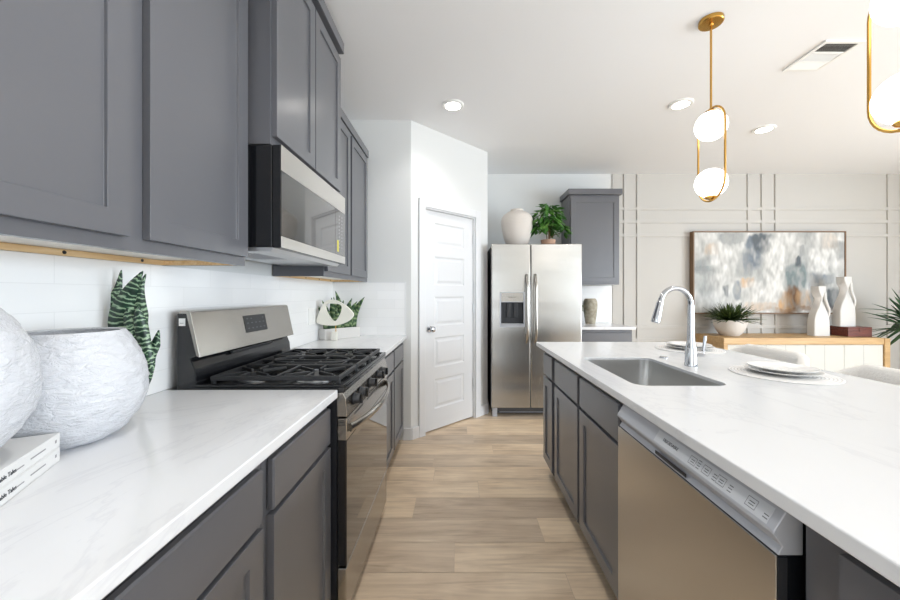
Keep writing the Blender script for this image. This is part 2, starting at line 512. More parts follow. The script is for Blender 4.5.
wall_box('ceiling', WX - 0.1, RIGHT_X + 0.1, REAR_Y - 0.1, BY + 0.1, CEIL, CEIL + 0.1, M['ceiling'])
wall_box('wall_left', WX - 0.1, WX, REAR_Y, BY + 0.1, 0, CEIL, M['wall_white'])
mb = MB()   # return wall, angled pantry wall and alcove side in one solid pantry block
poly = [(WX, RY), PA, PB, (PB[0], BY), (WX, BY)]
# the pantry block is pieced so that the door sits in an opening cut into the angled wall
U = Vector((PB[0] - PA[0], PB[1] - PA[1])).normalized()
NV = Vector((U.y, -U.x))      # faces the kitchen
LEN = (Vector(PB) - Vector(PA)).length
def pw(t, d=0.0):
    """point on the angled wall: t along it, d out into the kitchen"""
    return (PA[0] + U.x * t + NV.x * d, PA[1] + U.y * t + NV.y * d)
D0, D1, DH = 0.150, 0.808, 2.045
struct(MB().box(WX, PA[0], RY, RY + 0.11, 0, CEIL).build('wall_corner', M['wall_white'], smooth=0))
mb = MB()
def wedge(t0, t1, z0, z1, d0=0.0, d1=-0.11):
    return [pw(t0, d0), pw(t1, d0), pw(t1, d1), pw(t0, d1)]
for t0, t1, z0, z1 in ((0, D0, 0, CEIL), (D1, LEN, 0, CEIL), (D0, D1, DH, CEIL)):
    mb.prism(wedge(t0, t1, z0, z1), z0, z1, 'Z')
struct(mb.build('wall_pantry', M['wall_white'], smooth=0))
struct(MB().box(PB[0] - 0.11, PB[0], PB[1], BY, 0, CEIL).build('wall_alcove', M['wall_white'], smooth=0))
SPLIT = 1.922
wall_box('wall_back', WX, SPLIT, BY, BY + 0.1, 0, CEIL, M['wall_white'])
wall_box('wall_dining', SPLIT, RIGHT_X + 0.1, BY, BY + 0.1, 0, CEIL, M['wall_beige'])

def holed_wall(name, fixed, span0, span1, holes, axis, m):
    """wall with window openings; axis X: runs along x at y=fixed; axis Y: runs along y at x=fixed. holes (a0,a1,z0,z1)"""
    mb = MB(); a = span0; t = -0.12 if axis == 'X' else 0.12
    def bx(a0, a1, z0, z1):
        if axis == 'X': mb.box(a0, a1, fixed + t, fixed, z0, z1)
        else: mb.box(fixed, fixed + t, a0, a1, z0, z1)
    for h in sorted(holes):
        bx(a, h[0], 0, CEIL); bx(h[0], h[1], 0, h[2]); bx(h[0], h[1], h[3], CEIL); a = h[1]
    bx(a, span1, 0, CEIL)
    return struct(mb.build(name, m, smooth=0))
holed_wall('wall_rear', REAR_Y, WX, RIGHT_X, [(-1.03, 0.83, 0.2, 2.5), (4.02, 5.88, 0.2, 2.5)], 'X', M['wall_white'])
holed_wall('wall_right', RIGHT_X, REAR_Y, BY, [(-3.35, -1.05, 0.2, 2.5), (-0.55, 1.75, 0.2, 2.5)], 'Y', M['wall_beige'])
k = 0
for axis, a0 in (('X', -1.03), ('X', 4.02), ('Y', -3.35), ('Y', -0.55)):
    k += 1
    mb = MB(); pn = MB()
    wd_ = 1.86 if axis == 'X' else 2.3; a1 = a0 + wd_; z0, z1 = 0.2, 2.5
    def put(b, p0, p1, q0, q1, d0, d1):
        if axis == 'X': b.box(p0, p1, REAR_Y - d1, REAR_Y - d0, q0, q1)
        else: b.box(RIGHT_X + d0, RIGHT_X + d1, p0, p1, q0, q1)
    for p0, p1, q0, q1 in ((a0, a0 + .06, z0, z1), (a1 - .06, a1, z0, z1), (a0 + .06, a1 - .06, z0, z0 + .06), (a0 + .06, a1 - .06, z1 - .06, z1), (a0 + wd_ / 2 - .03, a0 + wd_ / 2 + .03, z0 + .06, z1 - .06)):
        put(mb, p0, p1, q0, q1, 0.03, 0.09)
    put(pn, a0 + .06, a1 - .06, z0 + .06, z1 - .06, 0.057, 0.061)
    w = struct(mb.build('window_%d' % k, M['trim_white'], smooth=0))
    pn.build('pane', M['pane'], w, smooth=0)

# tiled backsplash
struct(MB().box(WX, WX + 0.008, -0.6, RY, 0.91, 1.369).build('backsplash_left', M['tile_y'], smooth=0))
b = struct(MB().box(WX + 0.008, -0.463, RY - 0.008, RY, 0.91, 1.363).build('backsplash_corner', M['tile_x'], smooth=0))
MB().box(-0.463, -0.457, RY - 0.010, RY, 0.91, 1.369).box(WX + .008, -0.463, RY - .010, RY, 1.363, 1.369).build('edge_trim', M['trim_white'], b, smooth=0)
struct(MB().box(1.27, SPLIT, BY - 0.008, BY, 0.91, 1.369).build('backsplash_back', M['tile_x'], smooth=0))

# baseboards
bh = 0.105
struct(MB().box(-0.478, PA[0] + 0.004, RY - 0.014, RY, 0, bh).build('baseboard_corner', M['trim_white'], bevel=0.003, smooth=0))
mb = MB()
mb.prism([pw(0, 0), pw(0.080, 0), pw(0.080, 0.014), pw(0.006, 0.014)], 0, bh, 'Z')
mb.prism([pw(0.878, 0), pw(LEN, 0), pw(LEN - 0.004, 0.014), pw(0.878, 0.014)], 0, bh, 'Z')
struct(mb.build('baseboard_pantry', M['trim_white'], bevel=0.003, smooth=0))
struct(MB().box(PB[0], PB[0] + 0.012, PB[1] + 0.01, BY, 0, bh).build('baseboard_alcove', M['trim_white'], bevel=0.003, smooth=0))
struct(MB().box(1.97, RIGHT_X, BY - 0.014, BY, 0, 0.13).build('baseboard_back', M['wall_beige'], bevel=0.003, smooth=0))

# batten grid on the dining wall
mb = MB()
bt, bw = 0.014, 0.038
for xv in (1.945, 2.09, 2.254, 3.639, 3.814, 3.986, 5.393, 5.56, 5.73):
    mb.box(xv - bw / 2, xv + bw / 2, BY - bt, BY, 0.13, CEIL)
for zv in (2.336, 2.173, 2.001, 0.853, 0.69):
    mb.box(SPLIT + 0.004, RIGHT_X, BY - bt + 0.001, BY, zv - bw / 2, zv + bw / 2)
struct(mb.build('trim_1', M['wall_beige'], bevel=0.002, smooth=0))

# pantry door with five panels, casing, knob and hinges
def dmap(t, z, w):
    p = pw(t, -0.055 + w); return (p[0], p[1], z)
zz = [0.012]
pz = [(0.20, 0.475), (0.585, 0.86), (0.965, 1.24), (1.345, 1.615), (1.715, 1.925)]
for a, c in pz: zz += [a, c]
zz += [2.03]
door = struct(MB().panel(dmap, [D0 + 0.012, D0 + 0.135, D1 - 0.135, D1 - 0.012], zz, {(1, 1), (1, 3), (1, 5), (1, 7), (1, 9)}, 0.035, 0.008, 0.012, (0.012, 0.02, 0.006)).build('door_1', M['trim_white'], smooth=0))
mb = MB()
for t0, t1, z0, z1 in ((D0 - 0.070, D0, 0, DH + 0.07), (D1, D1 + 0.070, 0, DH + 0.07), (D0, D1, DH, DH + 0.07)):
    mb.prism([pw(t0, 0.001), pw(t1, 0.001), pw(t1, 0.018), pw(t0, 0.018)], z0, z1, 'Z')
for t0, t1, z0, z1 in ((D0, D0 + 0.010, 0, DH), (D1 - 0.010, D1, 0, DH), (D0 + .01, D1 - .01, DH - 0.012, DH)):
    mb.prism([pw(t0, -0.11), pw(t1, -0.11), pw(t1, 0.001), pw(t0, 0.001)], z0, z1, 'Z')
mb.build('casing', M['trim_white'], door, bevel=0.003, smooth=0)
def axis_lathe(mb, c2, z, prof, seg=20):
    """turned shape whose axis points out of the angled wall"""
    loops = []
    for r, d in prof:
        p = (c2[0] + NV.x * d, c2[1] + NV.y * d)
        loops.append([(p[0] + U.x * r * math.cos(2 * PI * k / seg), p[1] + U.y * r * math.cos(2 * PI * k / seg), z + r * math.sin(2 * PI * k / seg)) for k in range(seg)])
    mb.ring(loops)
mb = MB(); axis_lathe(mb, pw(D0 + 0.075, -0.02), 0.945, [(0.028, 0), (0.028, 0.006), (0.012, 0.010), (0.012, 0.030), (0.024, 0.036), (0.028, 0.048), (0.024, 0.060), (0.010, 0.066)])
mb.build('knob', M['chrome'], door)
for hz in (0.32, 1.08, 1.78):
    mb = MB(); mb.lathe([(0.006, 0), (0.006, 0.085)], (*pw(D1 - 0.011, -0.012), hz), 10)
    mb.build('hinge', M['aluminium'], door)

# recessed ceiling lights, plus unseen ones added to brighten the near side
for (x, y), lab in (((-0.044, 2.867), 'round recessed ceiling light above the aisle, in front of the pantry door'),
                    ((1.76, 2.85), 'round recessed ceiling light beside the hanging two-globe pendant'),
                    ((2.786, 3.284), 'round recessed ceiling light nearest the dining wall and the painting'),
                    ((-0.044, 0.75), 'added unseen ceiling light above the aisle, overhead near the camera'),
                    ((0.30, -1.2), 'added unseen ceiling light over the aisle behind the camera'),
                    ((2.9, 0.75), 'added unseen ceiling light over the dining side of the island, near the camera'),
                    ((2.4, -1.2), 'added unseen ceiling light behind the camera on the dining side')):
    t = thing('recessed_light', lab, 'ceiling light', (x, y, CEIL - 0.012), 'recessed ceiling lights')
    MB().lathe([(0.088, 0.0118), (0.088, 0.006), (0.080, 0.0), (0.062, 0.001), (0.060, 0.0118)], (x, y, CEIL - 0.012), 36, False, False).build('trim_ring', M['plastic_white'], t)
    MB().lathe([(0.061, 0.0115), (0.061, 0.0035), (0.001, 0.0035)], (x, y, CEIL - 0.012), 36, False, True).build('lens', M['led'], t)
    ld = bpy.data.lights.new('downlight', 'SPOT'); ld.energy = (17 if x < 1 else 10) if y > 2 else (20 if x < 1 else 7); ld.color = (1.0, 0.985, 0.975); ld.spot_size = 2.3; ld.spot_blend = 0.8; ld.shadow_soft_size = 0.05
    lo = bpy.data.objects.new('downlight', ld); COL.objects.link(lo); lo.parent = t; lo.location = (0, 0, -0.004)

# ceiling air register
x0, x1, y0, y1 = 2.175, 2.412, 2.13, 2.42
t = thing('ceiling_vent', 'white rectangular air register in the ceiling right of the pendant', 'vent', ((x0 + x1) / 2, (y0 + y1) / 2, CEIL - 0.012))
mb = MB()
for a in ((x0, x1, y0, y0 + .022), (x0, x1, y1 - .022, y1), (x0, x0 + .022, y0 + .022, y1 - .022), (x1 - .022, x1, y0 + .022, y1 - .022)):
    mb.box(*a, CEIL - 0.010, CEIL - 0.001)
for yb in (y0 + .105, y0 + .19):
    mb.box(x0 + .022, x1 - .022, yb - .004, yb + .004, CEIL - 0.010, CEIL - 0.001)
mb.build('frame', M['plastic_white'], t, bevel=0.002, smooth=0)
mb = MB(); yy = y0 + 0.030
while yy < y1 - 0.026:
    s = -0.006 if yy < y0 + 0.1 else (0.001 if yy < y0 + .19 else 0.006)
    mb.prism([(yy - s, CEIL - 0.0015), (yy + s, CEIL - 0.0095), (yy + s + 0.0012, CEIL - 0.0095), (yy - s + 0.0012, CEIL - 0.0015)], x0 + .022, x1 - .022, 'X'); yy += 0.0115
mb.build('louvers', M['plastic_white'], t, smooth=0)
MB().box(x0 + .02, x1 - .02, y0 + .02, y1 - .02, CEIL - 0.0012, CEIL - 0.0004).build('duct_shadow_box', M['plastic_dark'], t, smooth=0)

# ------------------------------------------------------------------ cabinets
def fx(plane, sgn):
    """front map for fronts in a plane x=plane that face sgn*x"""
    return lambda u, v, w: (plane + sgn * w, u, v)
def fy(plane):
    return lambda u, v, w: (u, plane - w, v)
ST = 0.056
def shaker(fm, u0, u1, v0, v1, parent, name='door'):
    return MB().panel(fm, [u0, u0 + ST, u1 - ST, u1], [v0, v0 + ST, v1 - ST, v1], {(1, 1)}, 0.020, 0.008, 0.001).build(name, M['cab'], parent, bevel=0.0008, smooth=0, seg=1)
def slab(fm, u0, u1, v0, v1, parent, name='drawer'):
    a = fm(u0, v0, 0.0); b = fm(u1, v1, 0.020)
    lo = [min(p, q) for p, q in zip(a, b)]; hi = [max(p, q) for p, q in zip(a, b)]
    return MB().box(lo[0], hi[0], lo[1], hi[1], lo[2], hi[2]).build(name, M['cab'], parent, bevel=0.004, smooth=0, seg=1)

CT, CB = 0.910, 0.880          # worktop
def base_cabinet(label, sgn, frame, back, y0, y1, fronts, hollow=False, kick=0.045):
    """fronts: list of (kind, ya, yb, za, zb)"""
    t = thing('base_cabinet', label, 'cabinet', ((frame + back) / 2, (y0 + y1) / 2, 0), 'grey base cabinets')
    xa, xb = min(frame, back), max(frame, back)
    e = 0.0008; y0 += e; y1 -= e
    mb = MB()
    if not hollow:
        mb.box(xa, xb, y0, y1, 0.105, CB - 0.001)
    else:
        w = 0.018
        mb.box(xa, xb, y0, y0 + w, 0.105, CB - .001).box(xa, xb, y1 - w, y1, 0.105, CB - .001)
        mb.box(xa, xb, y0 + w, y1 - w, 0.105, 0.125)
        f0, f1 = (frame, frame - sgn * 0.02)
        mb.box(min(f0, f1), max(f0, f1), y0 + w, y1 - w, 0.125, CB - .001)
        b0, b1 = (back, back + sgn * 0.012)
        mb.box(min(b0, b1), max(b0, b1), y0 + w, y1 - w, 0.125, CB - .001)
    mb.build('carcass', M['cab'], t, smooth=0)
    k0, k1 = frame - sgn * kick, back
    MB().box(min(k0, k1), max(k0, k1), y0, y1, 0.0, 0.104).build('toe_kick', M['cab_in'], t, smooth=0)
    fm = fx(frame + sgn * 0.0005, sgn)
    for kind, ya, yb, za, zb in fronts:
        (shaker if kind == 'door' else slab)(fm, ya, yb, za, zb, t, kind)
    return t
LF, LB = -0.488, WX + 0.004
DZ0, DZ1, WZ0, WZ1 = 0.118, 0.704, 0.716, 0.847
base_cabinet('grey base cabinet at the near left corner, wide drawer over two doors', 1, LF, LB, -0.03, 0.889,
             [('drawer', -0.01, 0.862, WZ0, WZ1), ('door', -0.01, 0.424, DZ0, DZ1), ('door', 0.430, 0.862, DZ0, DZ1)])
base_cabinet('grey base cabinet beside the gas range, on the side nearer the white pots', 1, LF, LB, 0.889, 1.334,
             [('drawer', 0.912, 1.318, WZ0, WZ1), ('door', 0.912, 1.318, DZ0, DZ1)])
base_cabinet('narrow grey base cabinet just beyond the gas range', 1, LF, LB, 2.106, 2.620,
             [('drawer', 2.125, 2.603, WZ0, WZ1), ('door', 2.125, 2.603, DZ0, DZ1)])
base_cabinet('grey base cabinet in the corner next to the pantry door', 1, LF, LB, 2.620, RY - 0.004,
             [('drawer', 2.638, 3.060, WZ0, WZ1), ('door', 2.638, 3.060, DZ0, DZ1)])

IF, IB = 0.617, 1.225          # island fronts
IY1, IYT = 2.545, 2.672
base_cabinet('narrow grey cabinet at the far end of the island, facing the refrigerator corner', -1, IF, IB, 2.268, IY1,
             [('drawer', 2.302, 2.532, WZ0 - .008, WZ1 + .005), ('door', 2.302, 2.532, DZ0, DZ1 - .010)])
base_cabinet('wide grey sink cabinet in the island, two doors under two drawer fronts', -1, IF, IB, 1.325, 2.268,
             [('drawer', 1.808, 2.240, WZ0 - .008, WZ1 + .005), ('door', 1.808, 2.240, DZ0, DZ1 - .010),
              ('drawer', 1.342, 1.778, WZ0 - .008, WZ1 + .005), ('door', 1.342, 1.778, DZ0, DZ1 - .010)], hollow=True)
base_cabinet('grey island cabinet at the near end, partly cut off beside the dishwasher', -1, IF, IB, 0.06, 0.640,
             [('door', 0.10, 0.565, DZ0, 0.858)])
t = thing('island_cladding', 'grey cladding closing the seating side of the island', 'island back', (IB + 0.014, 1.3, 0))
MB().box(IB + 0.004, IB + 0.022, 0.06, IY1, 0.0, CB - 0.001).build('board', M['cab'], t, smooth=0)

def worktop(label, x0, x1, y0, y1):
    o = MB().box(x0, x1, y0, y1, CB, CT).build('countertop', M['quartz'], bevel=0.003, smooth=0)
    return tag(o, label, 'countertop', 'white quartz countertops')
worktop('white quartz countertop at left, holding the white pots and books', WX + 0.009, -0.448, -0.6, 1.336)
worktop('short white quartz countertop beyond the range, under the ring sculpture', WX + 0.009, -0.448, 2.104, RY - 0.010)
worktop('white quartz countertop beside the refrigerator, under the tan vase', 1.275, 1.908, 3.87, BY - 0.009)

# island worktop with an undermount sink cut-out
SX0, SX1, SY0, SY1, SRAD = 0.690, 1.062, 1.395, 2.02, 0.055
def rrect(x0, x1, y0, y1, r, n=6):
    pts = []
    for cx, cy, a0 in ((x1 - r, y1 - r, 0), (x0 + r, y1 - r, PI / 2), (x0 + r, y0 + r, PI), (x1 - r, y0 + r, 1.5 * PI)):
        for k in range(n + 1):
            a = a0 + PI / 2 * k / n
            pts.append((cx + r * math.cos(a), cy + r * math.sin(a)))
    return pts
mb = MB(); bm = mb.bm
IX0, IX1, IYN = 0.577, 1.71, -0.05
outer = [(IX0, IYN), (IX1, IYN), (IX1, IYT), (IX0, IYT)]
inner = rrect(SX0, SX1, SY0, SY1, SRAD)
edges = []
for lp in (outer, inner):
    vs = [bm.verts.new((x, y, CT)) for x, y in lp]
    edges += [bm.edges.new((vs[i], vs[(i + 1) % len(vs)])) for i in range(len(vs))]
r = bmesh.ops.triangle_fill(bm, use_beauty=True, use_dissolve=False, edges=edges)
fcs = [g for g in r['geom'] if isinstance(g, bmesh.types.BMFace)]
ex = bmesh.ops.extrude_face_region(bm, geom=fcs)
for g in ex['geom']:
    if isinstance(g, bmesh.types.BMVert): g.co.z = CB
o = mb.build('island_countertop', M['quartz'], bevel=0.003, smooth=0)
tag(o, 'large white quartz island countertop with a sink cut into it', 'countertop')

# sink
t = thing('kitchen_sink', 'stainless undermount sink bowl set in the island countertop', 'sink', ((SX0 + SX1) / 2, (SY0 + SY1) / 2, 0.66))
loops = []
for off, z, rr_ in ((-0.022, CB - 0.0025, 0.075), (0.0012, CB - 0.0015, 0.054), (0.0012, CT - 0.013, 0.054), (0.0032, CT - 0.013, 0.053), (0.004, CB - 0.010, 0.053), (0.012, 0.70, 0.06), (0.022, 0.678, 0.055), (0.05, 0.668, 0.04), (0.12, 0.664, 0.03)):
    loops.append([(x, y, z) for x, y in rrect(SX0 + off, SX1 - off, SY0 + off, SY1 - off, rr_)])
MB().ring(loops, True, False, True).build('basin', M['steel_sink'], t, smooth=50)
MB().lathe([(0.045, 0.0), (0.045, 0.003), (0.034, 0.004), (0.030, 0.001), (0.001, 0.001)], (0.90, 1.71, 0.6645), 28, True, True).build('drain', M['chrome'], t)

# faucet
fxc, fyc = 1.146, 1.775
t = thing('kitchen_faucet', 'tall polished chrome pull-down faucet behind the island sink', 'faucet', (fxc, fyc, CT))
MB().lathe([(0.029, 0.0005), (0.029, 0.012), (0.0265, 0.018), (0.0255, 0.085), (0.0235, 0.095), (0.0185, 0.12), (0.0165, 0.155), (0.0145, 0.265), (0.0145, 0.300)], (fxc, fyc, CT), 28).build('body', M['chrome'], t)
cz = CT + 0.300; R = 0.079
pts = [(fxc, fyc, cz - 0.02)]
for k in range(0, 15):
    a = PI * 0.93 * k / 14
    pts.append((fxc - R + R * math.cos(a), fyc - 0.01 * k / 14, cz + R * 1.06 * math.sin(a)))
MB().tube(pts, 0.0125, 16).build('spout', M['chrome'], t)
e = Vector(pts[-1]); d = Vector((-0.032, -0.004, -0.12)).normalized()
hd = [e - d * 0.006, e + d * 0.005, e + d * 0.03, e + d * 0.085, e + d * 0.105, e + d * 0.108]
MB().tube(hd, [0.0125, 0.0155, 0.0165, 0.0205, 0.0205, 0.017], 18).build('spray_head', M['chrome'], t)
mb = MB(); mb.tube([(fxc, fyc, CT + 0.062), (fxc + 0.052, fyc - 0.014, CT + 0.064)], 0.0165, 18)
h = mb.build('valve', M['chrome'], t, bevel=0.002)
MB().tube([(fxc + 0.050, fyc - 0.014, CT + 0.060), (fxc + 0.055, fyc - 0.015, CT + 0.10), (fxc + 0.060, fyc - 0.016, CT + 0.150)], [0.0085, 0.0075, 0.0065], 14).build('handle', M['chrome'], t)
o = MB().lathe([(0.021, 0.0005), (0.021, 0.005), (0.017, 0.008), (0.001, 0.0085)], (1.14, 2.0, CT), 28).build('air_switch', M['chrome'])
tag(o, 'small round chrome cap on the island beyond the faucet', 'sink button')

# upper cabinets on the left wall
UZ0, UZ1 = 1.369, 2.44
def upper_cabinet(label, y0, y1, doors, frame=-0.79, z0=UZ0, z1=UZ1, crown=0.03, name='wall_cabinet', ends=(0, 0)):
    t = thing(name, label, 'cabinet', ((frame + WX) / 2, (y0 + y1) / 2, z0), 'grey wall cabinets')
    e = 0.0008; a, b = y0 + e, y1 - e; w = 0.016; xb = WX + 0.010; xf = frame
    mb = MB()
    mb.box(xb, xf - 0.02, a, a + w, z0, z1).box(xb, xf - 0.02, b - w, b, z0, z1)
    mb.box(xf - 0.02, xf, a, b, z0, z1)                       # face frame
    mb.box(xb, xf - 0.02, a + w, b - w, z1 - 0.016, z1)
    mb.build('carcass', M['cab'], t, smooth=0)
    MB().box(xb + 0.0, xf - 0.021, a + w + .0005, b - w - .0005, z0 + 0.018, z0 + 0.030).build('bottom_panel', M['melamine'], t, smooth=0)
    rl = MB().box(xb, xb + 0.018, a + w + .0005, b - w - .0005, z0 + 0.0005, z0 + 0.017)
    rl.box(xb + 0.018, xf - 0.021, b - w - 0.014, b - w - .0005, z0 + 0.0005, z0 + 0.017)
    rl = rl.build('hanging_rail', M['raw_wood'], t, smooth=0)
    yy = y1 - 0.12
    while yy > y0 + 0.05:
        MB().lathe([(0.005, 0), (0.005, 0.0015)], (xb + 0.018, yy, z0 + 0.009), 10, axis='X').build('screw', M['plastic_dark'], rl)
        yy -= 0.24
    for ya, yb in doors:
        shaker(fx(frame + 0.0005, 1), ya, yb, z0 + 0.031, z1 - 0.032, t)
    if crown:
        MB().box(xb, xf + crown, a - ends[0], b + ends[1], z1 + 0.0005, z1 + 0.062).build('crown_molding', M['cab'], t, bevel=0.002, smooth=0)
    return t
upper_cabinet('large grey two-door wall cabinet nearest, above the white pots and snake plant', 0.420, 1.334, [(0.438, 0.846), (0.899, 1.317)])
upper_cabinet('grey wall cabinet above the microwave, deeper and taller than its neighbours', 1.341, 2.098, [(1.352, 1.714), (1.722, 2.086)], frame=-0.702, z0=1.826, z1=2.66, crown=0.036)
upper_cabinet('grey two-door wall cabinet in the corner, beyond the microwave', 2.106, RY - 0.004, [(2.122, 2.566), (2.604, 3.045)], crown=0.013)

# cabinet pair in the nook beside the refrigerator
t = thing('wall_cabinet', 'dark grey wall cabinet right of the refrigerator, alone on the back wall', 'cabinet', (1.58, 4.35, 1.375), 'grey wall cabinets')
NF = 4.19
MB().box(1.29, 1.870, NF, BY - 0.010, 1.375, 2.415).build('carcass', M['cab'], t, smooth=0)
shaker(fy(NF - 0.0005), 1.302, 1.858, 1.40, 2.385, t)
MB().box(1.268, 1.892, NF - 0.043, BY - 0.010, 2.416, 2.480).build('crown_molding', M['cab'], t, bevel=0.002, smooth=0)
t = thing('base_cabinet', 'small grey base cabinet between the refrigerator and the dining wall', 'cabinet', (1.58, 4.2, 0), 'grey base cabinets')
MB().box(1.29, 1.885, 3.91, BY - 0.010, 0.105, CB - 0.001).build('carcass', M['cab'], t, smooth=0)
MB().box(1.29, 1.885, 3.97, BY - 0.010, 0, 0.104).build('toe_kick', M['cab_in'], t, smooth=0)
slab(fy(3.9095), 1.302, 1.872, WZ0, WZ1, t, 'drawer'); shaker(fy(3.9095), 1.302, 1.872, DZ0, DZ1, t)

# ------------------------------------------------------------------ pendants
def pendant(cx, cy, label):
    t = thing('pendant_lamp', label, 'pendant lamp', (cx, cy, 1.77), 'two-globe pendant lamps')
    MB().lathe([(0.060, -0.0005), (0.060, -0.018), (0.056, -0.022), (0.012, -0.024), (0.010, -0.034)], (cx, cy, CEIL), 36).build('canopy', M['brass'], t)
    MB().tube([(cx, cy, CEIL - 0.03), (cx, cy, 2.286)], 0.0055, 10).build('rod', M['brass'], t)
    w = 0.105; zt, zb = 2.285 - w, 1.777 + w
    pts = []
    for k in range(17):
        a = PI * k / 16; pts.append((cx, cy - w * math.cos(a), zt + w * math.sin(a)))
    for k in range(17):
        a = PI * k / 16; pts.append((cx, cy + w * math.cos(a), zb - w * math.sin(a)))
    MB().tube(pts, 0.0055, 10, closed=True).build('loop', M['brass'], t)
    for gz, s in ((2.188, 1), (1.874, -1)):
        MB().sphere((cx, cy, gz), 0.0785).build('globe', M['lamp_glass'], t)
        MB().lathe([(0.030, gz + s * 0.0725), (0.032, gz + s * 0.0775), (0.026, gz + s * 0.084), (0.008, gz + s * 0.090), (0.006, gz + s * 0.1)], (cx, cy, 0), 24).build('cap', M['brass'], t)
pendant(1.388, 1.979, 'brass pendant lamp with two white globes, hanging whole over the island')
pendant(1.388, 1.112, 'brass two-globe pendant lamp nearest, cut off at the upper right')

# ------------------------------------------------------------------ gas range
RY0, RY1 = 1.342, 2.098
t = thing('gas_range', 'stainless and black gas range with five burner knobs', 'stove', (-0.75, 1.72, 0))
RB = -1.050
mb = MB(); mb.box(RB, -0.455, RY0 + 0.002, RY1 - 0.002, 0.03, 0.897)
for yy in (RY0 + 0.06, RY1 - 0.06):
    for xx in (-1.0, -0.53): mb.lathe([(0.018, 0), (0.018, 0.031)], (xx, yy, 0), 12)
mb.build('body', M['black_side'], t, smooth=0)
# cooktop with a raised rim
mb = MB()
mb.box(-1.0, -0.424, RY0 - 0.001, RY1 + 0.001, 0.898, 0.916)
for a in ((-1.0, -0.424, RY0 - 0.001, RY0 + 0.016), (-1.0, -0.424, RY1 - 0.016, RY1 + 0.001), (-0.442, -0.424, RY0 + .016, RY1 - .016)):
    mb.box(*a, 0.916, 0.927)
mb.build('cooktop', M['black'], t, bevel=0.003, smooth=0)
# backguard
mb = MB(); mb.prism([(RB, 0.898), (-1.0005, 0.898), (-0.978, 0.93), (-0.983, 0.985), (-0.998, 1.022), (-0.976, 1.034), (-1.013, 1.190), (RB, 1.192)], RY0, RY1, 'Y')
bg = mb.build('backguard', M['black'], t, bevel=0.003, smooth=0)
mb = MB(); mb.prism([(-0.9755, 1.0345), (-0.962, 1.028), (-0.998, 1.198), (-1.012, 1.2025), (RB + 0.012, 1.2025), (RB + 0.012, 1.1925), (-1.0125, 1.1905)], RY0 - 0.004, RY1 + 0.004, 'Y')
mb.build('backguard_panel', M['steel'], t, bevel=0.002, smooth=0)
mb = MB(); mb.prism([(-0.986, 1.006), (-0.976, 1.012), (-0.978, 1.018), (-0.990, 1.016)], 1.56, 1.90, 'Y'); mb.build('vent_lip', M['plastic_dark'], t, smooth=0)
def bgm(y, s, w):
    """s from 0 at the bottom to 1 at the top of the slanted panel, w out of it"""
    b = Vector((-0.962, y, 1.028)); tp = Vector((-0.998, y, 1.198)); n = Vector((0.17, 0, 0.036)).normalized()
    return tuple(b + (tp - b) * s + n * w)
def bgbox(mb, ya, yb, sa, sb, w0, w1):
    A = [mb.v(bgm(y, s, w0)) for y, s in ((ya, sa), (yb, sa), (yb, sb), (ya, sb))]
    B = [mb.v(bgm(y, s, w1)) for y, s in ((ya, sa), (yb, sa), (yb, sb), (ya, sb))]
    mb.f(A[::-1]); mb.f(B)
    for i in range(4): mb.f([A[i], A[(i + 1) % 4], B[(i + 1) % 4], B[i]])
mb = MB(); bgbox(mb, 1.655, 1.835, 0.34, 0.80, 0.0003, 0.0025)
dp = mb.build('display', M['plastic_dark'], t, smooth=0)
for j, s in enumerate((0.70, 0.58, 0.44)):
    for k in range(5):
        y = 1.672 + k * 0.033
        if j == 0 and 1 < k < 4: continue
        mb = MB(); bgbox(mb, y, y + 0.011, s, s + 0.025, 0.0026, 0.0030); mb.build('key_mark', M['ink_mid'], dp, smooth=0)
st = MB().box(-1.042, -1.018, RY0 - 0.0012, RY0 - 0.0003, 1.146, 1.174).build('sticker', M['plastic_white'], t, smooth=0)
MB().box(-1.038, -1.024, RY0 - 0.0016, RY0 - 0.0013, 1.155, 1.157).build('print', M['ink_soft'], st, smooth=0)

# burners under the grates
W3 = (RY1 - RY0 - 0.05) / 3
gy = [RY0 + 0.025 + W3 * k for k in range(4)]
cyl = [(gy[0] + gy[1]) / 2, (gy[1] + gy[2]) / 2, (gy[2] + gy[3]) / 2]
for (x, y, r) in ((-0.585, cyl[0], .046), (-0.84, cyl[0], .036), (-0.71, cyl[1], .05), (-0.585, cyl[2], .046), (-0.84, cyl[2], .036)):
    b = MB().lathe([(r * 1.7, 0.9165), (r * 1.7, 0.9185), (r * 1.15, 0.919), (r * 1.1, 0.929), (0.001, 0.929)], (x, y, 0), 28).build('burner', M['aluminium'], t)
    MB().lathe([(r * 0.95, 0.9295), (r, 0.9335), (r * 0.92, 0.938), (0.001, 0.9385)], (x, y, 0), 28).build('burner_cap', M['iron'], b)
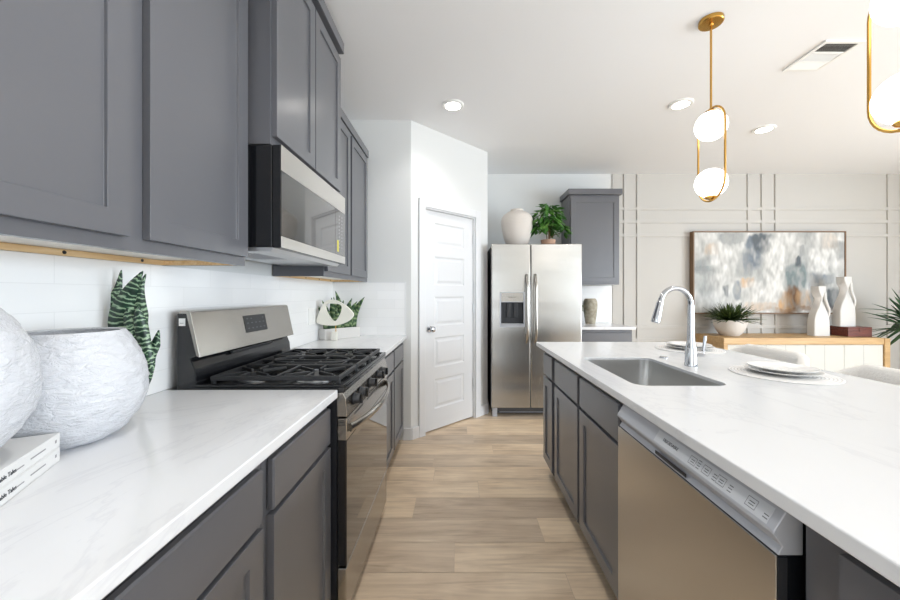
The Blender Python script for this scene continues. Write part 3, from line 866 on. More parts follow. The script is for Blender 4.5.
# three cast-iron grates
GX0, GX1, GZ0, GZ1 = -0.945, -0.452, 0.934, 0.952
def bar(mb, x0, y0, x1, y1, w=0.011, z0=GZ0 + 0.004, z1=GZ1):
    d = Vector((x1 - x0, y1 - y0)).normalized(); n = Vector((-d.y, d.x)) * (w / 2)
    mb.prism([(x0 + n.x, y0 + n.y), (x1 + n.x, y1 + n.y), (x1 - n.x, y1 - n.y), (x0 - n.x, y0 - n.y)], z0, z1, 'Z')
for k in range(3):
    a, b = gy[k] + 0.003, gy[k + 1] - 0.003; m = (a + b) / 2
    mb = MB()
    bar(mb, GX0, a + .006, GX1, a + .006, .012, GZ0); bar(mb, GX0, b - .006, GX1, b - .006, .012, GZ0)
    bar(mb, GX0 + .006, a + .012, GX0 + .006, b - .012, .012, GZ0); bar(mb, GX1 - .006, a + .012, GX1 - .006, b - .012, .012, GZ0)
    for xx in (GX0 + .008, GX1 - .008):
        for yy in (a + .008, b - .008):
            mb.box(xx - .007, xx + .007, yy - .007, yy + .007, 0.9166, GZ0)
    if k != 1:
        bar(mb, (GX0 + GX1) / 2, a + .012, (GX0 + GX1) / 2, b - .012, .011)
        for cx in (-0.585, -0.84):
            for ang in (45, 135, 225, 315) if cx > -0.7 else (45, 135, 225, 315):
                c, s = math.cos(math.radians(ang)), math.sin(math.radians(ang))
                bar(mb, cx + c * .028, m + s * .028, cx + c * .135 if abs(c) < .99 else cx, m + s * .107, .010)
            bar(mb, cx, a + .012, cx, m - .034, .010); bar(mb, cx, m + .034, cx, b - .012, .010)
    else:
        pts = [(-0.70 + 0.175 * math.cos(2 * PI * q / 32), m + 0.088 * math.sin(2 * PI * q / 32), GZ1 - 0.002) for q in range(32)]
        mb.tube(pts, 0.0075, 8, closed=True)
        for q in (0.085, 0.17, 0.30, 0.42):
            xx = GX0 + q
            bar(mb, xx, a + .012, xx, m - .03, .010); bar(mb, xx, m + .03, xx, b - .012, .010)
        bar(mb, GX0 + .012, m, -0.80, m, .010); bar(mb, -0.63, m, GX1 - .012, m, .010)
        bar(mb, -0.80, m, -0.63, m, .010)
    mb.build('grate', M['iron'], t, bevel=0.002, smooth=0, seg=1)
# knob panel
mb = MB(); mb.prism([(-0.454, 0.806), (-0.416, 0.806), (-0.420, 0.872), (-0.432, 0.8965), (-0.454, 0.8965)], RY0 + 0.001, RY1 - 0.001, 'Y')
mb.build('control_panel', M['steel'], t, bevel=0.002, smooth=0)
for y in (1.432, 1.522, 1.690, 1.850, 1.940):
    k = MB().lathe([(0.0245, 0.0), (0.0245, 0.005), (0.020, 0.007), (0.019, 0.022), (0.017, 0.026), (0.001, 0.0262)], (-0.4165, y, 0.850), 24, axis='X').build('knob', M['plastic_dark'], t)
    MB().box(-0.392, -0.380, y - 0.0055, y + 0.0055, 0.831, 0.869).build('grip', M['black'], k, bevel=0.003, smooth=0)
# oven door
DX = -0.418
d = MB().box(-0.453, DX - 0.004, RY0 + 0.004, RY1 - 0.004, 0.246, 0.716).build('oven_door', M['black'], t, bevel=0.002, smooth=0)
MB().box(DX - 0.0035, DX, RY0 + 0.005, RY1 - 0.005, 0.247, 0.715).build('oven_window', M['glass_black'], d, bevel=0.001, smooth=0)
MB().box(-0.453, DX + 0.001, RY0 + 0.003, RY1 - 0.003, 0.7165, 0.800).build('door_top_rail', M['steel'], d, bevel=0.003, smooth=0)
mb = MB()
for k in range(4): mb.box(-0.45, -0.425, RY0 + 0.0022, RY0 + 0.0028, 0.772 + k * .006, 0.775 + k * .006)
for k in range(3): mb.box(DX + 0.0012, DX + 0.0018, RY0 + 0.10 + k * .2, RY0 + 0.23 + k * .2, 0.782, 0.788)
mb.build('vent_slots', M['plastic_dark'], d, smooth=0)
pts = []
for k in range(21):
    f = k / 20; y = RY0 + 0.03 + f * (RY1 - RY0 - 0.06)
    pts.append((DX + 0.006 + 0.052 * math.sin(PI * f) ** 0.75, y, 0.756))
loops = []
for i, p in enumerate(pts):
    a, b = Vector(pts[max(i - 1, 0)]), Vector(pts[min(i + 1, 20)])
    tn = (b - a).normalized(); nn = Vector((tn.y, -tn.x, 0))
    loops.append([Vector(p) + nn * (0.008 * math.cos(2 * PI * q / 14)) + Vector((0, 0, 0.0165 * math.sin(2 * PI * q / 14))) for q in range(14)])
MB().ring(loops).build('handle', M['steel'], d)
MB().box(-0.453, DX - 0.001, RY0 + 0.004, RY1 - 0.004, 0.062, 0.238).build('drawer', M['steel'], t, bevel=0.003, smooth=0)

# ------------------------------------------------------------------ microwave
MY0, MY1, MXF, MZ0, MZ1 = 1.343, 2.096, -0.660, 1.436, 1.823
t = thing('microwave', 'stainless over-the-range microwave with smoked glass, above the stove', 'microwave', (-0.86, 1.72, MZ0))
MB().box(WX + 0.012, MXF - 0.036, MY0, MY1, MZ0 + 0.004, MZ1).build('body', M['black'], t, bevel=0.003, smooth=0)
MB().prism([(WX + 0.05, MZ0 + 0.0035), (MXF - 0.03, MZ0 + 0.0035), (MXF - 0.045, MZ0 - 0.012), (WX + 0.07, MZ0 - 0.006)], MY0 + 0.004, MY1 - 0.004, 'Y').build('bottom_panel', M['aluminium'], t, smooth=0)
mb = MB()
for k in range(9): mb.box(-0.93 + k * .016, -0.922 + k * .016, MY0 + 0.09, MY1 - 0.43, MZ0 - 0.0115, MZ0 - 0.007)
mb.build('grease_filter', M['plastic_grey'], t, smooth=0)
d = MB().box(MXF - 0.034, MXF - 0.003, MY0, MY1, MZ0 + 0.002, MZ1).build('door', M['black'], t, bevel=0.002, smooth=0)
MB().box(MXF - 0.0028, MXF, MY0 + 0.001, MY1 - 0.001, 1.728, MZ1 - .001).build('top_band', M['steel_mw'], d, bevel=0.001, smooth=0)
MB().box(MXF - 0.0028, MXF, MY0 + 0.001, MY1 - 0.001, MZ0 + .003, 1.481).build('bottom_band', M['steel_mw'], d, bevel=0.001, smooth=0)
MB().box(MXF - 0.0028, MXF - 0.0005, MY0 + 0.001, 1.930, 1.482, 1.727).build('window', M['glass_mw'], d, smooth=0)
kp = MB().box(MXF - 0.0028, MXF - 0.0005, 1.933, MY1 - 0.001, 1.482, 1.727).build('control_strip', M['glass_mw'], d, smooth=0)
for k in range(2):
    mb = MB()
    for j in range(10): mb.box(MXF - 0.0004, MXF - 0.0001, 1.985 + k * .045, 2.000 + k * .045, 1.52 + j * .019, 1.528 + j * .019)
    mb.build('key_print', M['ink_soft'], kp, smooth=0)
MB().box(MXF - 0.0004, MXF + 0.0002, 1.962, 1.982, 1.497, 1.560).build('sticker', M['yellow'], kp, smooth=0)

# ------------------------------------------------------------------ refrigerator
FX0, FX1, FYF, FZ = 0.337, 1.2625, 3.680, 1.778
SPX = 0.739
t = thing('refrigerator', 'stainless side-by-side refrigerator with an ice dispenser, against the back wall', 'refrigerator', (0.8, 4.1, 0))
MB().box(FX0 + 0.004, FX1 - 0.004, FYF + 0.068, 4.495, 0.045, 1.765).build('body', M['fridge_side'], t, bevel=0.004, smooth=0)
mb = MB(); mb.box(FX0 + .07, FX1 - .07, FYF + .085, FYF + .11, 0.022, 0.098)
gr = mb.build('base_grille', M['plastic_dark'], t, smooth=0)
mb = MB()
for k in range(5): mb.box(FX0 + .09, FX1 - .09, FYF + .0815, FYF + .0848, 0.030 + k * .012, 0.035 + k * .012)
mb.build('grille_louvers', M['plastic_grey'], gr, smooth=0)
for xx in (FX0 + 0.012, FX1 - 0.062):
    MB().box(xx, xx + 0.05, FYF + 0.03, FYF + 0.0665, 0.0, 0.095).build('foot', M['plastic_grey'], t, bevel=0.006, smooth=0)
# freezer door with the dispenser opening
QX0, QX1, QZ0, QZ1 = 0.422, 0.676, 0.925, 1.285
def fdoor(us, vs, cells, name):
    return MB().panel(fy(FYF + 0.065), us, vs, cells, 0.065, 0.052, 0.002).build(name, M['steel_fridge'], t, bevel=0.008, smooth=30, seg=3)
fd = fdoor([FX0, QX0 + .008, QX1 - .008, SPX - 0.003], [0.100, QZ0 + .035, QZ1 - 0.105, FZ], {(1, 1)}, 'freezer_door')
rd = MB().box(SPX + 0.003, FX1, FYF, FYF + 0.065, 0.100, FZ).build('fridge_door', M['steel_fridge'], t, bevel=0.008, smooth=30, seg=3)
mb = MB()      # dispenser surround
for a in ((QX0, QX0 + .012, QZ0, QZ1), (QX1 - .012, QX1, QZ0, QZ1), (QX0 + .012, QX1 - .012, QZ1 - .105, QZ1), (QX0 + .012, QX1 - .012, QZ0, QZ0 + .030)):
    mb.box(a[0], a[1], FYF - 0.007, FYF - 0.0004, a[2], a[3])
ds = mb.build('dispenser_frame', M['plastic_grey'], fd, bevel=0.002, smooth=0)
MB().box(QX0 + .014, QX1 - .014, FYF - 0.0085, FYF - 0.0072, QZ1 - .098, QZ1 - .008).build('dispenser_panel', M['steel'], ds, smooth=0)
text_part('brand_mark', 'FRIGIDAIRE', 0.016, ((QX0 + QX1) / 2, FYF - 0.0087, QZ1 - 0.058), (1, 0, 0), (0, 0, 1), M['ink'], ds, 'CENTER')
MB().box(QX0 + .013, QX1 - .013, FYF + 0.040, FYF + 0.0505, QZ0 + .038, QZ1 - .108).build('dispenser_well', M['black_side'], fd, smooth=0)
mb = MB()
mb.box(QX0 + .07, QX0 + .11, FYF + .018, FYF + .03, QZ0 + .10, QZ1 - .112).box(QX1 - .11, QX1 - .07, FYF + .018, FYF + .03, QZ0 + .10, QZ1 - .112)
mb.build('dispenser_paddles', M['plastic_dark'], fd, bevel=0.004, smooth=0)
MB().box(QX0 + .016, QX1 - .016, FYF - 0.016, FYF + 0.038, QZ0 + .030, QZ0 + .037).build('drip_tray', M['plastic_grey'], fd, bevel=0.002, smooth=0)
for xx, dd in ((SPX - 0.045, fd), (SPX + 0.045, rd)):
    pts = []
    for k in range(15):
        f = k / 14; z = 0.765 + 0.705 * f
        pts.append((xx, FYF - 0.002 - 0.050 * min(1, math.sin(PI * f) * 2.6) - 0.008 * math.sin(PI * f), z))
    loops = [[(p[0] + 0.0135 * math.cos(2 * PI * q / 14), p[1] + 0.010 * math.sin(2 * PI * q / 14), p[2]) for q in range(14)] for p in pts]
    MB().ring(loops).build('handle', M['steel'], dd, smooth=60)

# ------------------------------------------------------------------ dishwasher
WY0, WY1 = 0.662, 1.314
t = thing('dishwasher', 'stainless dishwasher with a grey control strip, under the island countertop', 'dishwasher', (0.9, (WY0 + WY1) / 2, 0))
MB().box(0.640, 1.20, WY0 + .012, WY1 - .008, 0.10, 0.870).build('tub', M['black_side'], t, smooth=0)
MB().box(0.690, 0.75, WY0 + .012, WY1 - .008, 0.001, 0.098).build('toe_kick', M['plastic_dark'], t, smooth=0)
d = MB().box(0.586, 0.6385, WY0, WY1, 0.112, 0.783).build('door', M['black'], t, bevel=0.002, smooth=0)
MB().box(0.5825, 0.5857, WY0 - .0008, WY1 + .0008, 0.111, 0.7838).build('door_skin', M['steel_dw'], d, bevel=0.001, smooth=0)
MB().box(0.5861, 0.604, WY0 - .001, WY0 - .0002, 0.114, 0.780).build('side_trim', M['plastic_dark'], d, smooth=0)
mb = MB(); mb.prism([(0.634, 0.868), (0.606, 0.868), (0.601, 0.862), (0.580, 0.828), (0.579, 0.822), (0.596, 0.800), (0.588, 0.786), (0.588, 0.7840), (0.634, 0.7840)], WY0, WY1, 'Y')
cp = mb.build('control_panel', M['plastic_grey'], t, bevel=0.0015, smooth=20)
# the sloped face of the control panel: s 0 bottom, 1 top
def dwm(y, s, w):
    b = Vector((0.580, y, 0.828)); tp = Vector((0.601, y, 0.862)); n = Vector((-0.034, 0, 0.021)).normalized()
    return tuple(b + (tp - b) * s + n * w)
def dwbox(mb, ya, yb, sa, sb, w0, w1):
    A = [mb.v(dwm(y, s, w0)) for y, s in ((ya, sa), (yb, sa), (yb, sb), (ya, sb))]
    B = [mb.v(dwm(y, s, w1)) for y, s in ((ya, sa), (yb, sa), (yb, sb), (ya, sb))]
    mb.f(A[::-1]); mb.f(B)
    for i in range(4): mb.f([A[i], A[(i + 1) % 4], B[(i + 1) % 4], B[i]])
mb = MB(); dwbox(mb, WY0 + .018, 1.072, 0.07, 0.93, 0.0002, 0.0010)
ov = mb.build('control_overlay', mat('control_overlay_grey', (204, 206, 210), 0.4), cp, smooth=0)
vdir = Vector((0.021, 0, 0.034))
text_part('brand_mark', 'FRIGIDAIRE', 0.0136, dwm(1.036, 0.40, 0.0013), (0, -1, 0), vdir, M['ink'], ov)
for y in (0.918, 0.868, 0.820, 0.736):
    mb = MB()
    for a, b, s0, s1 in ((y - .024, y, .24, .27), (y - .024, y, .72, .75), (y - .0243, y - .0237, .24, .75), (y - .0003, y + .0003, .24, .75)):
        dwbox(mb, a, b, s0, s1, 0.0011, 0.0014)
    for q in range(2): dwbox(mb, y - .019, y - .006, .38 + q * .14, .43 + q * .14, 0.0011, 0.0014)
    mb.build('button', M['ink_mid'], ov, smooth=0)
for y, n in ((0.894, 4), (0.838, 3), (0.790, 3), (0.698, 2)):
    mb = MB()
    for q in range(n): dwbox(mb, y - .016, y - .005, .25 + q * .16, .30 + q * .16, 0.0011, 0.0014)
    mb.build('cycle_marks', M['ink_mid'], ov, smooth=0)
MB().box(0.5870, 0.5885, 0.93, 1.075, 0.790, 0.7995).build('pocket_shade', M['plastic_dark'], cp, smooth=0)  # shade of the handle recess, painted as a dark strip

# ------------------------------------------------------------------ pots, books and plants on the near left counter
def lump(prof, c, amp, seg=96, freq=26.0, seed=0.0):
    """turned body with a crumpled, ridged skin"""
    mb = MB(); loops = []
    for r, z in prof:
        lp = []
        for k in range(seg):
            a = 2 * PI * k / seg
            p = Vector((r * math.cos(a), r * math.sin(a), z))
            q = Vector((p.x * freq + seed, p.y * freq, p.z * freq * 1.7))
            h = abs(noise.noise(q)) + 0.5 * abs(noise.noise(q * 2.1))
            rr_ = r * (1 + 0) + amp * (0.45 - h) * min(1, r / 0.05)
            lp.append((c[0] + rr_ * math.cos(a), c[1] + rr_ * math.sin(a), c[2] + z))
        loops.append(lp)
    return mb.ring(loops, True, True, True)
def dense(prof, n):
    """Catmull-Rom resampling of a profile"""
    out = []; P = [prof[0]] + list(prof) + [prof[-1]]
    for i in range(1, len(P) - 2):
        for k in range(n):
            t = k / n
            out.append(tuple(0.5 * ((2 * P[i][q]) + (-P[i - 1][q] + P[i + 1][q]) * t + (2 * P[i - 1][q] - 5 * P[i][q] + 4 * P[i + 1][q] - P[i + 2][q]) * t * t + (-P[i - 1][q] + 3 * P[i][q] - 3 * P[i + 1][q] + P[i + 2][q]) * t ** 3) for q in (0, 1)))
    out.append(prof[-1])
    return [(max(r, 1e-4), z) for r, z in out]

pc = (-0.940, 0.872, CT + 0.0005)
t = thing('planter_pot', 'wide white crackled ceramic pot in front of the snake plant, open at the top', 'pot', pc, 'white crackled pots')
prof = dense([(0.058, 0.0), (0.072, 0.002), (0.106, 0.028), (0.136, 0.080), (0.1435, 0.128), (0.137, 0.178), (0.118, 0.230), (0.099, 0.264)], 7)
lump(prof + [(0.097, 0.2655), (0.093, 0.262), (0.112, 0.225), (0.130, 0.17), (0.11, 0.06), (0.001, 0.02)], pc, 0.0075, seed=3.0).build('body', M['pot_white'], t, smooth=60)
bc = (-0.866, 0.555, CT + 0.0612)
t = thing('round_vase', 'round white crackled vase standing on the two books, cut off at the left', 'vase', bc, 'white crackled pots')
prof = dense([(0.045, 0.0), (0.062, 0.002), (0.100, 0.030), (0.137, 0.085), (0.146, 0.145), (0.136, 0.205), (0.104, 0.262), (0.06, 0.296), (0.043, 0.306), (0.041, 0.330)], 7)
lump(prof + [(0.036, 0.331), (0.034, 0.31), (0.05, 0.29), (0.09, 0.25), (0.001, 0.03)], bc, 0.0065, seed=11.0).build('body', M['pot_white'], t, smooth=60)

# books: spine towards the aisle, corner at (-0.852, 0.770)
bcor = Vector((-0.848, 0.766)); bu = Vector((-0.088, 0.17)).normalized(); bn = Vector((bu.y, -bu.x))   # bu along the spine away from the camera, bn out of the spine
def bp(a, d, z):
    """a metres back along the spine from the far corner, d in from the spine"""
    p = bcor - bu * a - bn * d; return (p.x, p.y, z)
for k, lab in enumerate(('white paperback book directly on the counter, lower of the stack of two', 'white paperback book under the round vase, upper of the stack of two')):
    z = CT + 0.0008 + k * 0.0302; H = 0.0296
    t = thing('book', lab, 'book', (bcor.x, bcor.y, z), 'books under the round vase')
    def bpr(mb, a0, a1, d0, d1, z0, z1):
        A = [bp(a0, d0, 0)[:2], bp(a1, d0, 0)[:2], bp(a1, d1, 0)[:2], bp(a0, d1, 0)[:2]]
        mb.prism(A, z0, z1, 'Z')
    mb = MB(); bpr(mb, 0, 0.30, 0, 0.215, z, z + 0.0025); bpr(mb, 0, 0.30, 0, 0.215, z + H - 0.0025, z + H); bpr(mb, 0, 0.30, 0, 0.004, z + .0025, z + H - .0025)
    mb.build('cover', M['paper'], t, bevel=0.001, smooth=0)
    mb = MB(); bpr(mb, 0.003, 0.297, 0.0045, 0.21, z + 0.0027, z + H - 0.0027); mb.build('pages', M['pages'], t, smooth=0)
    text_part('title', 'Table Tales', 0.0112, bp(0.199, -0.0004, z + 0.011), (bu.x, bu.y, 0), (0, 0, 1), M['ink'], t)
    for a_, b_, c_, d_ in ((0.055, 0.105, .014, .0165), (0.125, 0.150, .012, .0140), (0.014, 0.020, .013, .019)):
        mb = MB(); bpr(mb, a_, b_, -0.0005, -0.0002, z + c_, z + d_); mb.build('spine_mark', M['ink_soft'], t, smooth=0)

def at(px, py, Y):
    return Vector(((px - 458.5) * Y / FPX, Y, CAMH + (294 - py) * Y / FPX))

sc = (-1.008, 1.100, CT + 0.0005)
t = thing('snake_plant', 'banded dark green snake plant beside the backsplash, behind the wide white pot', 'plant', sc)
MB().lathe([(0.024, 0.0), (0.027, 0.002), (0.043, 0.105), (0.045, 0.11), (0.041, 0.11), (0.038, 0.095), (0.001, 0.095)], sc, 28).build('pot', M['ceramic'], t)
for Yb, Yt, path, wpx in (
        (1.115, 1.135, [(126, 392), (114, 350), (107, 326), (113, 304), (118, 288), (121.5, 270)], [3, 6, 8, 7, 3.5, .4]),
        (1.120, 1.150, [(134, 392), (140, 340), (140, 316), (139, 300), (141, 286), (146, 274)], [3, 5, 7, 5.5, 3, .4]),
        (1.100, 1.090, [(131, 392), (127, 350), (120, 328), (121, 312), (127, 297), (134, 284), (143, 271)], [4, 8, 10.5, 10, 7.5, 4.6, .4]),
        (1.090, 1.080, [(137, 392), (141, 364), (137, 344), (132, 328), (129, 316), (127, 308)], [3, 6, 7.5, 7, 5, .4]),
        (1.095, 1.080, [(141, 394), (150, 372), (146, 350), (142, 332), (139, 318), (138, 306)], [3, 3, 5.5, 6, 5, .4]),
        (1.105, 1.110, [(141, 392), (147, 352), (146, 336), (144, 322), (142, 312)], [2, 3, 3.5, 3, .4]),
        (1.095, 1.110, [(142, 394), (151, 370), (151, 357), (155, 345), (159, 330)], [2, 2.6, 4.2, 4.6, .4])):
    P2 = []; W2 = []
    for i in range(len(path) - 1):                      # smooth the path
        for q in range(4):
            f = q / 4
            i0, i3 = max(i - 1, 0), min(i + 2, len(path) - 1)
            P2.append(tuple(0.5 * (2 * path[i][j] + (path[i + 1][j] - path[i0][j]) * f + (2 * path[i0][j] - 5 * path[i][j] + 4 * path[i + 1][j] - path[i3][j]) * f * f + (3 * path[i][j] - path[i0][j] - 3 * path[i + 1][j] + path[i3][j]) * f ** 3) for j in (0, 1)))
            W2.append(wpx[i] + (wpx[i + 1] - wpx[i]) * f)
    P2.append(path[-1]); W2.append(wpx[-1]); pts = []; n = len(P2)
    for i, (x, y) in enumerate(P2):
        p = at(x, y, Yb + (Yt - Yb) * i / (n - 1)); p.x = max(p.x, WX + .016)
        pts.append(p)
    mb = MB(); mb.blade(pts, [w * Yb / FPX * 0.92 for w in W2], (0.90, 0.44, 0), 0.25, 6.5); mb.build('leaf', M['snake'], t, smooth=60, solid=0.002)

# ------------------------------------------------------------------ corner of the far counter
t = thing('snake_plant', 'leafy snake plants in a white rectangular planter in the corner beyond the range', 'plant', (-0.96, 2.93, CT + 0.0005))
c0 = Vector((-1.018, 2.742)); cu = Vector((0.645, 0.764)).normalized(); cn = Vector((-cu.y, cu.x))
def cp_(a, d): 
    p = c0 + cu * a + cn * d; return (p.x, p.y)
mb = MB()
a1, d1, h = 0.315, 0.100, 0.086
def cpr(mb, x0, x1, y0, y1, z0, z1): mb.prism([cp_(x0, y0), cp_(x1, y0), cp_(x1, y1), cp_(x0, y1)], CT + z0, CT + z1, 'Z')
e0 = 0.0008
cpr(mb, 0, a1, 0, .008, e0, h); cpr(mb, 0, a1, d1 - .008, d1, e0, h); cpr(mb, 0, .008, .008, d1 - .008, e0, h); cpr(mb, a1 - .008, a1, .008, d1 - .008, e0, h); cpr(mb, .008, a1 - .008, .008, d1 - .008, e0, .012)
mb.build('planter', M['ceramic'], t, bevel=0.002, smooth=0)
mb = MB(); cpr(mb, .009, a1 - .009, .009, d1 - .009, .0125, h - .012); mb.build('soil', M['soil'], t, smooth=0)
for a, tip, w in ((.03, (-.060, -.01, .19), .026), (.06, (-.035, -.05, .235), .028), (.09, (.01, -.05, .255), .030), (.12, (-.035, .05, .26), .030), (.15, (.045, -.03, .235), .030),
                  (.17, (-.05, .0, .31), .032), (.20, (.05, .03, .25), .030), (.22, (.09, -.02, .225), .028), (.25, (.02, -.05, .20), .030), (.27, (.10, .01, .26), .030), (.29, (.085, -.03, .24), .026), (.14, (-.02, -.03, .18), .03), (.24, (.06, -.05, .16), .03)):
    q = cp_(a, d1 * 0.45); p0 = Vector((q[0], q[1], CT + h - .014)); p3 = p0 + Vector(tip); n = 10; pts = []; ws = []
    for k in range(n + 1):
        f = k / n; p = p0.lerp(p3, f) + Vector((-tip[0] * .35, -tip[1] * .35, 0)) * math.sin(PI * f); pts.append(p)
        ws.append(max(0.0008, w * (0.6 + 0.6 * f) * (1 - f ** 2.4)))
    for p in pts:
        p.x = max(p.x, WX + 0.016); p.y = min(p.y, RY - 0.016)
    mb = MB(); mb.blade(pts, ws, (cu.x + 0.3, cu.y * 0.3, random.uniform(-.2, .2)), 0.25, 3.0); mb.build('leaf', M['snake_far'], t, smooth=60, solid=0.002)

# ring sculpture on a small stand
rc = (-0.938, 2.742)
t = thing('ring_sculpture', 'cream ring sculpture on a small stand, in front of the rectangular planter', 'sculpture', (rc[0], rc[1], CT + .0005))
def rp(px, py):
    v_ = at(px, py, rc[1]); return (v_.x, v_.z)
def smooth_poly(P, n=8):
    out = []; m_ = len(P)
    for i in range(m_):
        a, b, c, d_ = P[(i - 1) % m_], P[i], P[(i + 1) % m_], P[(i + 2) % m_]
        for k in range(n):
            s = k / n
            out.append(tuple(0.5 * ((2 * b[q]) + (-a[q] + c[q]) * s + (2 * a[q] - 5 * b[q] + 4 * c[q] - d_[q]) * s * s + (-a[q] + 3 * b[q] - 3 * c[q] + d_[q]) * s ** 3) for q in (0, 1)))
    return out
def zc(x, y): return (300 + x / 7.5, 270 + y / 7.5)
OUT = smooth_poly([rp(*zc(*p)) for p in ((128, 380), (150, 310), (185, 245), (225, 222), (275, 228), (340, 262), (385, 305), (403, 338), (375, 375), (325, 402), (265, 415), (195, 414), (145, 402))], 4)
INN = smooth_poly([rp(*zc(*p)) for p in ((195, 265), (215, 254), (255, 252), (300, 258), (316, 275), (312, 310), (292, 355), (268, 382), (245, 375), (215, 335), (197, 298))], 4)
mb = MB(); bm = mb.bm; edges = []
for lp in (OUT, INN):
    vs = [bm.verts.new((x, rc[1] - 0.014, z)) for x, z in lp]
    edges += [bm.edges.new((vs[i], vs[(i + 1) % len(vs)])) for i in range(len(vs))]
r = bmesh.ops.triangle_fill(bm, use_beauty=True, use_dissolve=False, edges=edges)
ex = bmesh.ops.extrude_face_region(bm, geom=[g for g in r['geom'] if isinstance(g, bmesh.types.BMFace)])
for g in ex['geom']:
    if isinstance(g, bmesh.types.BMVert): g.co.y = rc[1] + 0.014
mb.build('ring', M['marble_dec'], t, bevel=0.004, smooth=40)
zb = min(z for x, z in OUT)
MB().tube([(rc[0] + .004, rc[1], CT + 0.068), (rc[0] + .004, rc[1], zb + 0.006)], 0.003, 10).build('rod', M['brass'], t)
MB().box(rc[0] - .026, rc[0] + .014, rc[1] - .016, rc[1] + .016, CT + .0008, CT + .068).build('base', M['marble_dec'], t, bevel=0.003, smooth=0)

# switch plate on the tile
t = thing('wall_outlet', 'white outlet plate on the tiled wall beyond the range', 'outlet', (WX + .009, 2.66, 1.09))
MB().box(WX + .0085, WX + .014, 2.60, 2.72, 1.04, 1.16).build('cover_plate', M['plastic_white'], t, bevel=0.002, smooth=0)
for yy in (2.634, 2.686):
    MB().box(WX + .0142, WX + .0165, yy - .017, yy + .017, 1.068, 1.132).build('socket', M['plastic_white'], t, bevel=0.001, smooth=0)

# ------------------------------------------------------------------ things on and beside the refrigerator
vb = (0.645, 3.97, FZ - 0.0125)
t = thing('floor_vase', 'large off-white ribbed vase on top of the refrigerator', 'vase', vb)
prof = dense([(0.085, 0.0), (0.095, 0.002), (0.140, 0.10), (0.166, 0.22), (0.172, 0.30), (0.155, 0.355), (0.105, 0.395), (0.072, 0.408), (0.070, 0.428)], 16)
prof = [(r * (1 + 0.010 * math.sin(z * 420)), z) for r, z in prof]
MB().lathe(prof + [(0.062, 0.429), (0.058, 0.40), (0.001, 0.39)], vb, 48).build('body', M['vase_ribbed'], t, smooth=60)

def foliage_ball(c, rx, rz, n, ls, m, t, stems, seed=1, stemm=None):
    rg = random.Random(seed); mb = MB()
    for k in range(n):
        a = rg.uniform(0, 2 * PI); h = rg.uniform(-1, 1); r_ = math.sqrt(max(0, 1 - h * h)) * rg.uniform(0.45, 1.0)
        p = Vector((c[0] + rx * r_ * math.cos(a), c[1] + rx * r_ * math.sin(a), c[2] + rz * h * rg.uniform(.6, 1)))
        out = Vector((math.cos(a), math.sin(a), rg.uniform(-0.9, 0.5))).normalized()
        l = ls * rg.uniform(0.7, 1.2); w = l * 0.24
        pts = []; ws = []
        for q in range(6):
            f = q / 5; pts.append(p + out * l * f + Vector((0, 0, -0.28 * l * f * f))); ws.append(max(0.0005, w * math.sin(PI * min(0.98, 0.08 + 0.9 * f)) ** 0.8))
        side = out.cross(Vector((0, 0, 1))) + Vector((rg.uniform(-.5, .5), rg.uniform(-.5, .5), rg.uniform(-.3, .3)))
        mb.blade(pts, ws, side, 0.25)
    return mb.build('foliage', m, t, smooth=60, solid=0.0012)
pb = (0.985, 3.95, FZ - 0.0125)
t = thing('potted_plant', 'bushy green potted plant in a pale terracotta pot on top of the refrigerator', 'plant', pb)
MB().lathe([(0.062, 0), (0.066, 0.002), (0.080, 0.085), (0.082, 0.09), (0.074, 0.09), (0.070, 0.072), (0.001, 0.07)], pb, 32).build('pot', M['terracotta'], t)
mb = MB()
for a, b in ((-.01, .0), (.012, .01), (.0, -.012)):
    mb.tube([(pb[0] + a, pb[1] + b, pb[2] + .06), (pb[0] + a * 2, pb[1] + b * 2, pb[2] + .18), (pb[0] + a * 6, pb[1] + b * 4, pb[2] + .33)], [.006, .005, .003], 8)
mb.tube([(pb[0], pb[1], pb[2] + .10), (pb[0] + .07, pb[1], pb[2] + .15), (pb[0] + .15, pb[1] - .02, pb[2] + .17)], [.005, .004, .002], 8)
mb.build('stem', M['stem'], t)
foliage_ball((pb[0] - .005, pb[1], pb[2] + .33), .135, .17, 200, .09, M['leaf'], t, None, 4)
foliage_ball((pb[0] - .12, pb[1], pb[2] + .27), .06, .10, 40, .09, M['leaf'], t, None, 6)
foliage_ball((pb[0] + .16, pb[1] - .02, pb[2] + .19), .055, .075, 34, .075, M['leaf'], t, None, 5)

vb = (1.585, 4.33, CT + .0012)
t = thing('tan_vase', 'weathered tan vase on the small counter right of the refrigerator', 'vase', vb)
prof = dense([(0.052, 0.0), (0.056, 0.002), (0.068, 0.08), (0.080, 0.19), (0.079, 0.255), (0.066, 0.290), (0.056, 0.300)], 6)
MB().lathe(prof + [(0.050, 0.300), (0.046, 0.285), (0.001, 0.27)], vb, 32).build('body', M['vase_tan'], t, smooth=60)
vb = (1.415, 4.30, CT + .0005)
t = thing('potted_plant', 'small dark plant mostly hidden behind the refrigerator edge, beside the tan vase', 'plant', vb)
MB().lathe([(0.045, 0), (0.048, 0.002), (0.062, 0.10), (0.063, 0.11), (0.056, 0.11), (0.052, 0.09), (0.001, 0.088)], vb, 28).build('pot', M['ceramic'], t)
foliage_ball((vb[0], vb[1], vb[2] + .21), .05, .09, 60, .055, M['leaf_dark'], t, None, 8)
MB().tube([(vb[0], vb[1], vb[2] + .08), (vb[0], vb[1], vb[2] + .22)], .004, 8).build('stem', M['stem'], t)

